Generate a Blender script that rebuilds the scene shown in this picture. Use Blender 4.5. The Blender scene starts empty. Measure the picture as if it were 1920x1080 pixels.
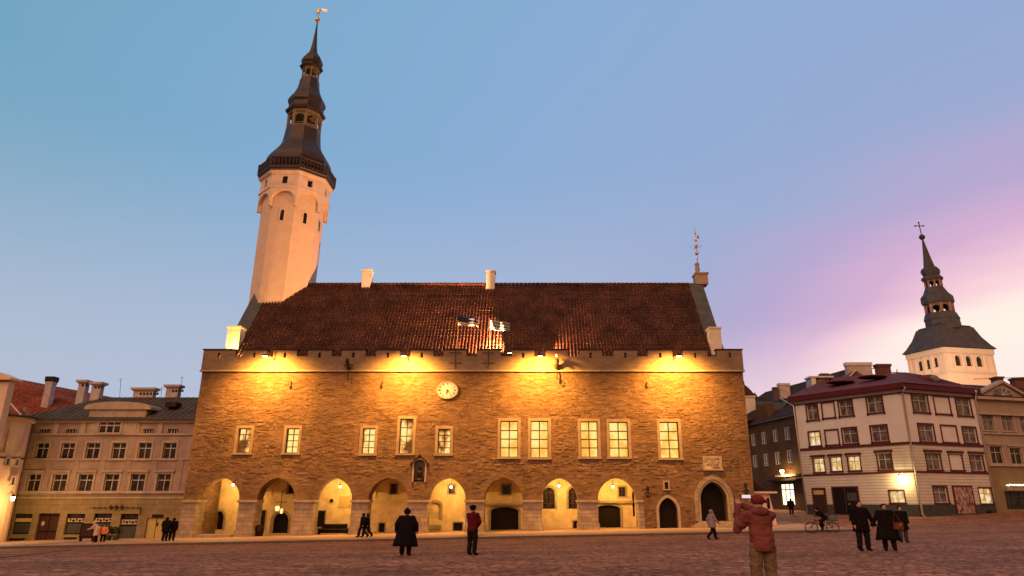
import bpy, bmesh, math, random
from mathutils import Vector, Matrix
from mathutils.geometry import tessellate_polygon
random.seed(7)
R = math.radians
C = bpy.context.scene.collection
# ---------------------------------------------------------------- camera model
F_PX = 1279.0; TH = math.atan(405 / 1279); SN, CS = math.sin(TH), math.cos(TH); EYE = 1.6
def ray(px, py):
    a = (px - 1000) / F_PX; b = (540 - py) / F_PX
    return Vector((a, CS - b * SN, SN + b * CS))
def PY(px, py, Y):
    r = ray(px, py); t = Y / r.y
    return Vector((r.x * t, Y, EYE + r.z * t))
def PZ(px, py, Z):
    r = ray(px, py); t = (Z - EYE) / r.z
    return Vector((r.x * t, r.y * t, Z))
def mpp(py, Y):                    # metres per photo pixel at that row and distance
    return Y / ray(0, py).y / F_PX
cam = bpy.data.cameras.new('camera'); co = bpy.data.objects.new('camera', cam); C.objects.link(co)
co.location = (0, 0, EYE); co.rotation_euler = (math.pi / 2 + TH, 0, 0)
cam.sensor_width = 36; cam.lens = F_PX / 1920 * 36; cam.shift_x = -40 / 1920; cam.clip_end = 3000; cam.clip_start = .1
bpy.context.scene.camera = co

def sstep(a, b, x):
    t = min(1, max(0, (x - a) / (b - a))); return t * t * (3 - 2 * t)
def gz(x, y):
    z = -.68 * sstep(12, 57, y) + .019 * max(-70, min(90, x)) * sstep(5, 50, y)
    if x > 17: z += .028 * min(40, max(0, y - 58)) * sstep(18, 26, x)
    return z
def srgb(r, g, b):
    f = lambda c: (c / 255 / 12.92) if c <= 10 else ((c / 255 + .055) / 1.055) ** 2.4
    return (f(r), f(g), f(b), 1)

# ---------------------------------------------------------------- materials
def newmat(name):
    m = bpy.data.materials.new(name); m.use_nodes = True
    return m, m.node_tree, m.node_tree.nodes['Principled BSDF']
def mapped(nt, sc=(1, 1, 1)):
    tc = nt.nodes.new('ShaderNodeTexCoord'); mp = nt.nodes.new('ShaderNodeMapping')
    mp.inputs['Scale'].default_value = sc; nt.links.new(tc.outputs['Object'], mp.inputs['Vector']); return mp.outputs[0]
def ramp(nt, fac, stops):
    r = nt.nodes.new('ShaderNodeValToRGB'); e = r.color_ramp.elements
    while len(e) < len(stops): e.new(.5)
    for i, (p, c) in enumerate(stops): e[i].position = p; e[i].color = (*c[:3], 1)
    nt.links.new(fac, r.inputs[0]); return r.outputs[0]
def noise(nt, v, scale, detail=4, rough=.55):
    n = nt.nodes.new('ShaderNodeTexNoise'); n.inputs['Scale'].default_value = scale
    n.inputs['Detail'].default_value = detail; n.inputs['Roughness'].default_value = rough
    nt.links.new(v, n.inputs['Vector']); return n.outputs[0]
def mixc(nt, fac, a, b, mode='MIX'):
    m = nt.nodes.new('ShaderNodeMix'); m.data_type = 'RGBA'; m.blend_type = mode
    for sock, v in ((m.inputs[0], fac), (m.inputs[6], a), (m.inputs[7], b)):
        if isinstance(v, (int, float)): sock.default_value = v
        elif isinstance(v, tuple): sock.default_value = (*v[:3], 1)
        else: nt.links.new(v, sock)
    return m.outputs[2]
def bump(nt, bs, h, strength, dist):
    b = nt.nodes.new('ShaderNodeBump'); b.inputs['Strength'].default_value = strength; b.inputs['Distance'].default_value = dist
    nt.links.new(h, b.inputs['Height']); nt.links.new(b.outputs[0], bs.inputs['Normal'])
def mth(nt, op, a, b=None, clamp=False):
    m = nt.nodes.new('ShaderNodeMath'); m.operation = op; m.use_clamp = clamp
    for s, v in ((m.inputs[0], a), (m.inputs[1], b)):
        if v is None: continue
        if isinstance(v, (int, float)): s.default_value = v
        else: nt.links.new(v, s)
    return m.outputs[0]
def plain(name, c, rough=.7, metal=0, var=.25, scale=1.2, bmp=.2, bscale=12, bdist=.02):
    m, nt, bs = newmat(name); v = mapped(nt)
    n = noise(nt, v, scale, 5); d = tuple(x * (1 - var) for x in c); l = tuple(min(1, x * (1 + var)) for x in c)
    nt.links.new(ramp(nt, n, [(.3, d), (.7, l)]), bs.inputs['Base Color'])
    bs.inputs['Roughness'].default_value = rough; bs.inputs['Metallic'].default_value = metal
    if bmp: bump(nt, bs, noise(nt, v, bscale, 3), bmp, bdist)
    return m
def rubble(name, c1, c2, c3, strength=.9, dist=.12):
    m, nt, bs = newmat(name)
    vd = mapped(nt)
    dn = nt.nodes.new('ShaderNodeTexNoise'); dn.inputs['Scale'].default_value = 1.3; nt.links.new(vd, dn.inputs['Vector'])
    add = nt.nodes.new('ShaderNodeVectorMath'); add.operation = 'MULTIPLY_ADD'; add.inputs[1].default_value = (.3, .3, .3)
    nt.links.new(dn.outputs['Color'], add.inputs[0]); nt.links.new(vd, add.inputs[2])
    mp = nt.nodes.new('ShaderNodeMapping'); mp.inputs['Scale'].default_value = (2.1, 2.1, 6.0); nt.links.new(add.outputs[0], mp.inputs['Vector'])
    vo = nt.nodes.new('ShaderNodeTexVoronoi'); vo.inputs['Scale'].default_value = 1.0; nt.links.new(mp.outputs[0], vo.inputs['Vector'])
    ve = nt.nodes.new('ShaderNodeTexVoronoi'); ve.feature = 'DISTANCE_TO_EDGE'; nt.links.new(mp.outputs[0], ve.inputs['Vector'])
    sep = nt.nodes.new('ShaderNodeSeparateColor'); nt.links.new(vo.outputs['Color'], sep.inputs[0])
    col = ramp(nt, sep.outputs[0], [(0, c1), (.5, c2), (1, c3)])
    big = ramp(nt, noise(nt, vd, .35, 6, .65), [(.34, (.62, .6, .58)), (.64, (1.14, 1.1, 1.08))])
    col = mixc(nt, 1.0, col, big, 'MULTIPLY')
    edge = mth(nt, 'MULTIPLY', ve.outputs[0], 5, True)
    col = mixc(nt, edge, tuple(x * .7 for x in c1), col)
    nt.links.new(col, bs.inputs['Base Color']); bs.inputs['Roughness'].default_value = .9
    h = mth(nt, 'ADD', mth(nt, 'MULTIPLY', edge, .35), mth(nt, 'MULTIPLY', sep.outputs[1], .45))
    n2 = noise(nt, mp.outputs[0], 1.6, 4, .6); h = mth(nt, 'ADD', h, mth(nt, 'MULTIPLY', n2, 1.0))
    bump(nt, bs, h, strength, dist)
    return m
def brick(name, c1, c2, mortar, w=.6, h=.3, gap=.02, strength=.4, axis='xz', sc=1, rough=.85):
    m, nt, bs = newmat(name); tc = nt.nodes.new('ShaderNodeTexCoord')
    sp = nt.nodes.new('ShaderNodeSeparateXYZ'); cb = nt.nodes.new('ShaderNodeCombineXYZ'); nt.links.new(tc.outputs['Object'], sp.inputs[0])
    u = mth(nt, 'ADD', sp.outputs[0], mth(nt, 'MULTIPLY', sp.outputs[1], 0.83))
    nt.links.new(u, cb.inputs[0]); nt.links.new(sp.outputs[2], cb.inputs[1])
    br = nt.nodes.new('ShaderNodeTexBrick'); nt.links.new(cb.outputs[0], br.inputs['Vector'])
    br.inputs['Color1'].default_value = (*c1, 1); br.inputs['Color2'].default_value = (*c2, 1); br.inputs['Mortar'].default_value = (*mortar, 1)
    br.inputs['Scale'].default_value = 1; br.inputs['Brick Width'].default_value = w; br.inputs['Row Height'].default_value = h
    br.inputs['Mortar Size'].default_value = gap; br.inputs['Mortar Smooth'].default_value = .4
    n = noise(nt, tc.outputs['Object'], 1.5, 5)
    col = mixc(nt, 1.0, br.outputs['Color'], ramp(nt, n, [(.3, (.75, .75, .75)), (.7, (1.15, 1.15, 1.15))]), 'MULTIPLY')
    nt.links.new(col, bs.inputs['Base Color']); bs.inputs['Roughness'].default_value = rough
    hh = mth(nt, 'SUBTRACT', mth(nt, 'MULTIPLY', noise(nt, tc.outputs['Object'], 6, 4), .5), br.outputs['Fac'])
    bump(nt, bs, hh, strength, .04)
    return m
def tiles(name, c1, c2, c3):
    m, nt, bs = newmat(name); v = mapped(nt, (3.2, 3.2, 3.2))
    w = nt.nodes.new('ShaderNodeTexVoronoi'); nt.links.new(v, w.inputs['Vector']); sp = nt.nodes.new('ShaderNodeSeparateColor'); nt.links.new(w.outputs['Color'], sp.inputs[0])
    col = ramp(nt, sp.outputs[0], [(0, c1), (.55, c2), (.88, c3), (1, tuple(min(1, x * 2.8) for x in c3))])
    n = noise(nt, mapped(nt), .6, 5)
    col = mixc(nt, 1.0, col, ramp(nt, n, [(.3, (.45, .46, .5)), (.7, (1.3, 1.2, 1.1))]), 'MULTIPLY')
    nt.links.new(col, bs.inputs['Base Color']); bs.inputs['Roughness'].default_value = .9; bs.inputs['Specular IOR Level'].default_value = .2
    bump(nt, bs, noise(nt, v, 4, 3), .3, .03); return m
def emis(name, c, s):
    m, nt, bs = newmat(name); bs.inputs['Base Color'].default_value = (*c, 1); bs.inputs['Emission Color'].default_value = (*c, 1); bs.inputs['Emission Strength'].default_value = s; return m
def litpane(name, dark, mid, bright, s=1.0, scale=1.1, lo=.38, hi=.6):
    m, nt, bs = newmat(name); v = mapped(nt, (1, 1, .8)); n = noise(nt, v, scale, 3)
    col = ramp(nt, n, [(lo, dark), ((lo + hi) / 2, mid), (hi, bright)])
    bs.inputs['Base Color'].default_value = (.02, .02, .02, 1); bs.inputs['Roughness'].default_value = .15
    nt.links.new(col, bs.inputs['Emission Color']); bs.inputs['Emission Strength'].default_value = s; return m
def darkpane(name, c1, c2, scale=2.5, rough=.12):
    m, nt, bs = newmat(name); v = mapped(nt, (1, 1, .6)); n = noise(nt, v, scale, 3)
    nt.links.new(ramp(nt, n, [(.4, c1), (.6, c2)]), bs.inputs['Base Color']); bs.inputs['Roughness'].default_value = rough
    bump(nt, bs, noise(nt, v, 1.2, 1), .15, .03); return m
def clapboard(name, c, pitch=.3):
    m, nt, bs = newmat(name); tc = nt.nodes.new('ShaderNodeTexCoord'); sp = nt.nodes.new('ShaderNodeSeparateXYZ'); nt.links.new(tc.outputs['Object'], sp.inputs[0])
    fr = mth(nt, 'FRACT', mth(nt, 'DIVIDE', sp.outputs[2], pitch))
    seam = mth(nt, 'LESS_THAN', fr, .13)
    n = noise(nt, tc.outputs['Object'], .9, 5); col = ramp(nt, n, [(.3, tuple(x * .85 for x in c)), (.7, c)])
    col = mixc(nt, seam, col, tuple(x * .33 for x in c)); nt.links.new(col, bs.inputs['Base Color']); bs.inputs['Roughness'].default_value = .7
    bump(nt, bs, fr, .5, .04); return m
def cobble():
    m, nt, bs = newmat('cobblestone'); v = mapped(nt, (1, 1, 0))
    vo = nt.nodes.new('ShaderNodeTexVoronoi'); vo.inputs['Scale'].default_value = 3.2; nt.links.new(v, vo.inputs['Vector'])
    ve = nt.nodes.new('ShaderNodeTexVoronoi'); ve.feature = 'DISTANCE_TO_EDGE'; ve.inputs['Scale'].default_value = 3.2; nt.links.new(v, ve.inputs['Vector'])
    sp = nt.nodes.new('ShaderNodeSeparateColor'); nt.links.new(vo.outputs['Color'], sp.inputs[0])
    col = ramp(nt, sp.outputs[0], [(0, (.29, .13, .062)), (.5, (.41, .19, .095)), (1, (.54, .26, .14))])
    e = mth(nt, 'MULTIPLY', ve.outputs[0], 6, True)
    col = mixc(nt, e, (.12, .04, .018), col)
    n = noise(nt, v, .35, 6, .65); col = mixc(nt, 1.0, col, ramp(nt, n, [(.3, (.7, .68, .68)), (.7, (1.15, 1.1, 1.1))]), 'MULTIPLY')
    n4 = noise(nt, mapped(nt, (.09, .3, 0)), 1.0, 5, .6); col = mixc(nt, 1.0, col, ramp(nt, n4, [(.35, (.72, .7, .7)), (.62, (1.15, 1.15, 1.15))]), 'MULTIPLY')
    n3 = noise(nt, mapped(nt, (.6, 2.2, 0)), 1.1, 4, .65); col = mixc(nt, 1.0, col, ramp(nt, n3, [(.36, (.66, .64, .64)), (.6, (1.1, 1.1, 1.1))]), 'MULTIPLY')
    nt.links.new(col, bs.inputs['Base Color']); bs.inputs['Roughness'].default_value = .8; bs.inputs['Specular IOR Level'].default_value = .15
    h = mth(nt, 'ADD', mth(nt, 'MULTIPLY', e, .8), mth(nt, 'MULTIPLY', sp.outputs[1], .5)); h = mth(nt, 'ADD', h, mth(nt, 'MULTIPLY', n3, 1.2))
    bump(nt, bs, h, .7, .05); return m

M = dict(
 wall=rubble('limestone_rubble', (.31, .185, .115), (.43, .27, .175), (.54, .36, .245), 1.0, .15),
 parapet=rubble('parapet_limestone', (.27, .19, .13), (.33, .24, .165), (.39, .28, .2), .5, .05),
 ashlar=brick('pier_ashlar', (.27, .205, .16), (.36, .28, .22), (.2, .15, .12), .75, .33, .02, .6),
 dress=plain('dressed_stone', (.34, .27, .2), .85, 0, .2, 2, .3, 9),
 winstone=plain('window_stone', (.31, .22, .15), .85, 0, .2, 2, .3, 9),
 plaster=plain('arcade_plaster', (.72, .56, .32), .9, 0, .22, 1.3, .5, 3, .05),
 pave=brick('pavement_slab', (.33, .21, .13), (.40, .26, .165), (.2, .15, .12), .9, .6, .02, .3),
 kerb=plain('shaded_kerb_stone', (.12, .085, .06), .8, 0, .2, 3),  # dark tone paints in the shade on the kerb's front face
 tower=plain('tower_plaster', (.68, .51, .38), .9, 0, .07, 1.2, .3, 5, .03),
 towerband=plain('tower_band_plaster', (.7, .56, .45), .85, 0, .08, 1.5),
 copper=plain('dark_spire_metal', (.036, .02, .016), .55, .1, .3, 1.5, .2, 6),
 oldwood=plain('lantern_trim', (.19, .15, .09), .6, 0, .2, 3),
 gold=plain('gilt_metal', (.75, .45, .2), .35, .9, .1, 3, 0),
 tile=tiles('clay_pantiles', (.042, .018, .012), (.07, .028, .018), (.12, .052, .032)),
 tile2=tiles('red_clay_tiles', (.13, .03, .014), (.19, .042, .018), (.26, .065, .03)),
 slate=plain('grey_sheet_roof', (.075, .065, .055), .85, 0, .25, .8, .2, 5),
 slate2=plain('dark_sheet_roof', (.035, .02, .018), .85, 0, .3, .8, .2, 5),
 redroof=plain('red_sheet_roof', (.12, .032, .028), .8, 0, .25, 1, .2, 5),
 cope=plain('gable_coping', (.085, .09, .085), .7, 0, .25, 1.2),
 chim=plain('white_chimney', (.7, .63, .52), .8, 0, .12, 2),
 chimpink=plain('plastered_chimney', (.5, .4, .37), .85, 0, .25, 1.5),
 chimbrick=brick('brick_chimney', (.16, .05, .04), (.2, .07, .05), (.12, .05, .04), .25, .08, .012, .3),
 iron=plain('black_iron', (.02, .016, .014), .5, .5, .2, 5, 0),
 glass=darkpane('dark_window_glass', (.012, .008, .006), (.05, .035, .03)),
 curtain=darkpane('curtained_glass', (.08, .065, .06), (.2, .17, .155), 2.2, .2),
 lit=litpane('lit_window', (.8, .36, .05), (.98, .54, .11), (1, .69, .21), 1.25, .8, .36, .58),
 litdim=litpane('partly_lit_window', (.12, .04, .01), (.75, .34, .07), (1, .7, .24), 1.2, .7, .42, .54),
 litblue=litpane('lit_house_window', (.7, .35, .08), (.95, .6, .2), (1, .9, .6), .85, 2, .35, .6),
 shopglow=litpane('lit_shop_glass', (1, .75, .35), (1, .85, .5), (1, .95, .75), 2.2, 1.5),
 frame=plain('dark_window_bar', (.07, .035, .02), .6, 0, .2, 3, 0),
 whiteframe=plain('pale_window_bar', (.5, .43, .38), .6, 0, .15, 3, 0),
 door=plain('dark_wood_door', (.011, .004, .0035), .6, 0, .3, 3),
 pink=plain('pink_stucco', (.34, .25, .21), .9, 0, .25, .7, .3, 8),
 pinkbase=brick('olive_stone_base', (.25, .185, .085), (.29, .215, .10), (.2, .15, .07), 1.1, .42, .02, .4),
 trim=plain('pale_trim', (.42, .33, .26), .85, 0, .15, 1.5),
 cream=plain('cream_stucco', (.75, .56, .38), .85, 0, .08, .8),
 whitewall=plain('white_stucco', (.68, .65, .6), .85, 0, .08, .6),
 clap=clapboard('cream_clapboard', (.7, .64, .53)),
 redtrim=plain('oxblood_trim', (.10, .015, .018), .55, 0, .2, 2, 0),
 plinth=plain('dark_green_plinth', (.045, .05, .04), .8, 0, .25, 1),
 pipe=plain('pale_downpipe', (.5, .43, .36), .5, .2, .15, 2, 0),
 darkpipe=plain('brown_downpipe', (.06, .025, .02), .5, .2, .15, 2, 0),
 brownwall=plain('brown_stucco', (.085, .045, .02), .9, 0, .3, .5),
 beige=plain('beige_stucco', (.34, .26, .2), .9, 0, .12, .6),
 olive=plain('olive_stucco', (.22, .16, .075), .9, 0, .15, .8),
 church=plain('church_stucco', (.78, .58, .45), .85, 0, .06, .6),
 churchtrim=plain('church_trim', (.66, .53, .42), .85, 0, .06, .6),
 spiredark=plain('church_copper', (.05, .04, .042), .65, 0, .3, .7),
 lamp=emis('lamp_glow', (1, .72, .3), 30), lampsmall=emis('lantern_glow', (1, .8, .4), 25),
 yellowdoor=plain('ochre_door', (.5, .38, .12), .7, 0, .08, 2),
 signpale=darkpane('pale_sign_board', (.42, .3, .2), (.5, .38, .26), 3, .5),
 poster=darkpane('poster_collage', (.12, .04, .03), (.5, .33, .24), 3.5, .5),
 clockface=emis('clock_dial', (.5, .43, .33), .3),
 phone=emis('phone_screen', (.75, .85, 1), .5), cobble=cobble())

# ---------------------------------------------------------------- mesh builder
class MB:
    def __init__(s, T=None): s.v = []; s.f = []; s.T = T or (lambda a, b, c: (a, b, c))
    def add(s, vs, fs):
        n = len(s.v); s.v += [tuple(s.T(*p)) for p in vs]; s.f += [tuple(i + n for i in f) for f in fs]; return s
    def box(s, x0, x1, y0, y1, z0, z1):
        return s.add([(x0, y0, z0), (x1, y0, z0), (x1, y1, z0), (x0, y1, z0), (x0, y0, z1), (x1, y0, z1), (x1, y1, z1), (x0, y1, z1)],
                     [(0, 1, 2, 3), (4, 7, 6, 5), (0, 4, 5, 1), (1, 5, 6, 2), (2, 6, 7, 3), (3, 7, 4, 0)])
    def slab(s, outer, holes, d0, d1):      # polygon in (u,z), from depth d0 to d1
        loops = [outer] + list(holes); pts = [p for l in loops for p in l]; n = len(pts)
        tris = tessellate_polygon([[Vector((p[0], p[1], 0)) for p in l] for l in loops])
        vs = [(p[0], d0, p[1]) for p in pts] + [(p[0], d1, p[1]) for p in pts]
        fs = [tuple(t) for t in tris] + [tuple(i + n for i in reversed(t)) for t in tris]
        k = 0
        for l in loops:
            m = len(l)
            for i in range(m): a, b = k + i, k + (i + 1) % m; fs.append((a, b, b + n, a + n))
            k += m
        return s.add(vs, fs)
    def loft(s, rings, cap=True):
        m = len(rings[0]); vs = [p for r in rings for p in r]; fs = []
        for i in range(len(rings) - 1):
            for j in range(m):
                a = i * m + j; b = i * m + (j + 1) % m; fs.append((a, b, b + m, a + m))
        if cap: fs.append(tuple(range(m))[::-1]); fs.append(tuple(range((len(rings) - 1) * m, len(rings) * m)))
        return s.add(vs, fs)
    def rev(s, c, prof, n=8, rot=math.pi / 8, sx=1, sy=1):   # c(z) centre; prof [(z, r)]
        rings = []
        for z, r in prof:
            cx, cy = c(z) if callable(c) else c
            rings.append([(cx + sx * r * math.cos(rot + 2 * math.pi * k / n), cy + sy * r * math.sin(rot + 2 * math.pi * k / n), z) for k in range(n)])
        return s.loft(rings)
    def tube(s, pts, r, n=8):
        pts = [Vector(p) for p in pts]; rr = r if isinstance(r, (list, tuple)) else [r] * len(pts); rings = []
        for i, p in enumerate(pts):
            d = (pts[min(i + 1, len(pts) - 1)] - pts[max(i - 1, 0)]).normalized()
            a = d.cross(Vector((0, 0, 1)) if abs(d.z) < .9 else Vector((1, 0, 0))).normalized(); b = d.cross(a)
            rings.append([tuple(p + rr[i] * (math.cos(t) * a + math.sin(t) * b)) for t in [2 * math.pi * k / n for k in range(n)]])
        return s.loft(rings)
    def ball(s, c, r, sx=1, sy=1, sz=1, n=12, m=8):
        rings = []
        for i in range(m + 1):
            t = math.pi * (i + (.03 if i == 0 else (-.03 if i == m else 0))) / m
            rings.append([(c[0] + sx * r * math.sin(t) * math.cos(2 * math.pi * k / n), c[1] + sy * r * math.sin(t) * math.sin(2 * math.pi * k / n), c[2] - sz * r * math.cos(t)) for k in range(n)])
        return s.loft(rings)
    def build(s, name, mat, parent=None, smooth=False, loc=None):
        off = Vector((0, 0, 0))
        if parent is not None:
            p = parent
            while p: off += p.location; p = p.parent
        elif loc is not None: off = Vector(loc)
        me = bpy.data.meshes.new(name); me.from_pydata([tuple(Vector(v) - off) for v in s.v], [], s.f)
        bm = bmesh.new(); bm.from_mesh(me); bmesh.ops.recalc_face_normals(bm, faces=bm.faces); bm.to_mesh(me); bm.free()
        if smooth: me.polygons.foreach_set('use_smooth', [True] * len(me.polygons))
        me.materials.append(M[mat] if isinstance(mat, str) else mat)
        o = bpy.data.objects.new(name, me); C.objects.link(o)
        if parent is not None: o.parent = parent
        elif loc is not None: o.location = loc
        return o
def tag(o, label, cat, group=None):
    o['label'] = label; o['category'] = cat
    if group: o['group'] = group
    return o
def thing(name, loc, label, cat, group=None):
    o = bpy.data.objects.new(name, None); C.objects.link(o); o.location = loc; o.empty_display_size = .3
    return tag(o, label, cat, group)
def struct(o): o['kind'] = 'structure'; return o

class Fr:                                   # a vertical wall plane: u along it, d inwards, z up
    def __init__(s, a, b):
        s.o = Vector((a[0], a[1])); w = Vector((b[0], b[1])) - s.o; s.L = w.length; s.u = w.normalized(); s.n = Vector((-s.u.y, s.u.x))
    def T(s, u, d, z): p = s.o + s.u * u + s.n * d; return (p.x, p.y, z)
    def hit(s, px, py, d=0):
        r = ray(px, py); o = s.o + s.n * d; k = (o.dot(s.n)) / (r.x * s.n.x + r.y * s.n.y)
        p = Vector((r.x * k, r.y * k)); return ((p - o).dot(s.u), EYE + r.z * k)
    def rc(s, x0, y0, x1, y1, d=0):
        ym = (y0 + y1) / 2; xm = (x0 + x1) / 2
        return (s.hit(x0, ym, d)[0], s.hit(x1, ym, d)[0], s.hit(xm, y1, d)[1], s.hit(xm, y0, d)[1])
    def mb(s): return MB(s.T)
def rpoly(r): u0, u1, z0, z1 = r; return [(u0, z0), (u1, z0), (u1, z1), (u0, z1)]
def archcurve(u0, u1, zs, za, n=8):          # from (u0,zs) over the pointed apex to (u1,zs)
    um = (u0 + u1) / 2; W = (u1 - u0) / 2; H = za - zs; out = []
    if H >= W * .98:
        r = (W * W + H * H) / (2 * W); a1 = math.asin(min(1, H / r))
        for i in range(n + 1): a = a1 * i / n; out.append((u0 + r - r * math.cos(a), zs + r * math.sin(a)))
    else:
        for i in range(n + 1): a = math.pi / 2 * i / n; out.append((um - W * math.cos(a), zs + H * math.sin(a)))
    return out + [(2 * um - p[0], p[1]) for p in reversed(out[:-1])]
def archpoly(u0, u1, z0, zs, za, n=8): return [(u0, z0)] + archcurve(u0, u1, zs, za, n) + [(u1, z0)]
def window(F, par, r, pane='glass', fr='whiteframe', nx=2, rows=(.33,), depth=.16, bar=.05, edge=.07, name='window'):
    u0, u1, z0, z1 = r; w = F.mb(); d0, d1 = depth, depth + .06
    w.box(u0, u0 + edge, d0, d1, z0, z1); w.box(u1 - edge, u1, d0, d1, z0, z1)
    w.box(u0 + edge, u1 - edge, d0, d1, z0, z0 + edge); w.box(u0 + edge, u1 - edge, d0, d1, z1 - edge, z1)
    for k in range(1, nx): uc = u0 + (u1 - u0) * k / nx; w.box(uc - bar / 2, uc + bar / 2, d0 + .003, d1, z0 + edge, z1 - edge)
    for t in rows: zc = z1 - (z1 - z0) * t; w.box(u0 + edge, u1 - edge, d0 + .006, d1 - .004, zc - bar / 2, zc + bar / 2)
    o = w.build(name, fr, par)
    F.mb().box(u0, u1, d1 + .005, d1 + .03, z0, z1).build('pane', pane, o)
    return o
def surround(F, par, r, mat='trim', w=.16, proud=.05, sill=.1, head=0, name='window_surround', fill=False):
    u0, u1, z0, z1 = r; s = F.mb()
    s.box(u0 - w, u0, -proud, .03, z0, z1 + w); s.box(u1, u1 + w, -proud, .03, z0, z1 + w)
    s.box(u0, u1, -proud, .03, z1, z1 + w)
    if sill: s.box(u0 - w - .05, u1 + w + .05, -proud - .08, .035, z0 - sill, z0)
    if head: s.box(u0 - w - .12, u1 + w + .12, -proud - .14, .03, z1 + w, z1 + w + head)
    return s.build(name, mat, par)
def spot(name, loc, target, power, col, size, blend, par, radius=.1, kind='SPOT'):
    l = bpy.data.lights.new(name, kind); l.energy = power; l.color = col
    if kind == 'SPOT': l.spot_size = R(size); l.spot_blend = blend
    l.shadow_soft_size = radius
    o = bpy.data.objects.new(name, l); C.objects.link(o); loc = Vector(loc)
    if target is not None: o.rotation_euler = (Vector(target) - loc).to_track_quat('-Z', 'Y').to_euler()
    o.parent = par; o.location = loc - par.location
    return o
def chimney(par, x0, x1, y0, y1, z0, z1, mat, cap=None, capw=.12, caph=.18, name='chimney', pots=True):
    m = MB(); m.box(x0, x1, y0, y1, z0, z1 - caph * 1.5)
    m.box(x0 - capw / 2, x1 + capw / 2, y0 - capw / 2, y1 + capw / 2, z1 - caph * 1.5, z1 - caph)
    o = m.build(name, mat, par)
    MB().box(x0 - capw, x1 + capw, y0 - capw, y1 + capw, z1 - caph, z1).build('chimney_cap', cap or mat, o)
    return o
def pipe(F, par, pts, d=-.1, r=.06, mat='pipe', name='downpipe'):
    F.mb().tube([(p[0], d if len(p) < 3 else p[2], p[1]) for p in pts], r, 8).build(name, mat, par, True)
def tileroof(par, name, mat, O, U, V, width, length, rib=.31, row=.42, amp=.05, step=.035, seg=6):
    O, U, V = Vector(O), Vector(U).normalized(), Vector(V).normalized(); N = U.cross(V).normalized()
    if N.z < 0: N = -N
    nu = int(width / rib) * seg; rows = int(length / row); vs = []; fs = []
    prof = [amp * (math.cos(2 * math.pi * k / seg) if True else 0) for k in range(seg)]
    for j in range(rows):
        jit = random.uniform(-.012, .012)
        for e in (0, 1):
            t = (j + e) * length / rows
            for i in range(nu + 1):
                h = amp + prof[i % seg] + (step if e == 0 else 0) + jit + .05 * math.sin(i * .011 + .3) + .03 * math.sin(i * .023 + t * .8)
                vs.append(tuple(O + U * (width * i / nu) + V * t + N * h))
    W = nu + 1
    for j in range(rows * 2 - 1):
        for i in range(nu): a = j * W + i; fs.append((a, a + 1, a + 1 + W, a + W))
    m = MB(); m.add(vs, fs); return m.build(name, mat, par)

# ---------------------------------------------------------------- ground
def build_ground():
    xs = [-700, -300, -160] + [-100 + 1.6 * i for i in range(int(220 / 1.6))] + [160, 300, 700]
    ys = [-300, -100, -40] + [-20 + 1.6 * i for i in range(int(150 / 1.6))] + [200, 400, 1500]
    vs = [(x, y, gz(x, min(y, 120))) for y in ys for x in xs]; W = len(xs)
    fs = [(j * W + i, j * W + i + 1, (j + 1) * W + i + 1, (j + 1) * W + i) for j in range(len(ys) - 1) for i in range(W - 1)]
    struct(MB().add(vs, fs).build('ground', 'cobble', smooth=True))
    # drainage channel across the square
    a, b = PY(70, 1078, 24), PY(118, 1030, 38)
    m = MB(); n = 24; vs = []; fs = []
    p0, p1 = Vector((-16.5, 19)), Vector((-28.5, 45)); t = (p1 - p0).normalized(); nn = Vector((-t.y, t.x)) * .11
    for i in range(n + 1):
        p = p0.lerp(p1, i / n)
        for s_ in (-1, 1): q = p + nn * s_; vs.append((q.x, q.y, gz(q.x, q.y) + .012))
    for i in range(n): fs.append((2 * i, 2 * i + 1, 2 * i + 3, 2 * i + 2))
    struct(m.add(vs, fs).build('drain_channel', 'slate2'))
build_ground()
KY = 50.2                                   # kerb line in front of the hall
def strip(name, mat, pts_front, pts_back, top, drop, n=60):
    m = MB(); vs = []; fs = []
    for i in range(n + 1):
        t = i / n; a = Vector(pts_front[0]).lerp(Vector(pts_front[1]), t); b = Vector(pts_back[0]).lerp(Vector(pts_back[1]), t)
        for p, dz in ((a, -drop), (a, top), (b, top)): vs.append((p.x, p.y, gz(p.x, p.y) + dz))
    for i in range(n):
        for k in (0, 1): q = 3 * i + k; fs.append((q, q + 1, q + 4, q + 3))
    return struct(m.add(vs, fs).build(name, mat))
strip('pavement', 'pave', ((-60, KY + .3), (23, KY + .3)), ((-60, 67), (23, 67)), .13, .3)
strip('kerb', 'kerb', ((-60, KY), (23, KY)), ((-60, KY + .3), (23, KY + .3)), .136, .3)

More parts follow.
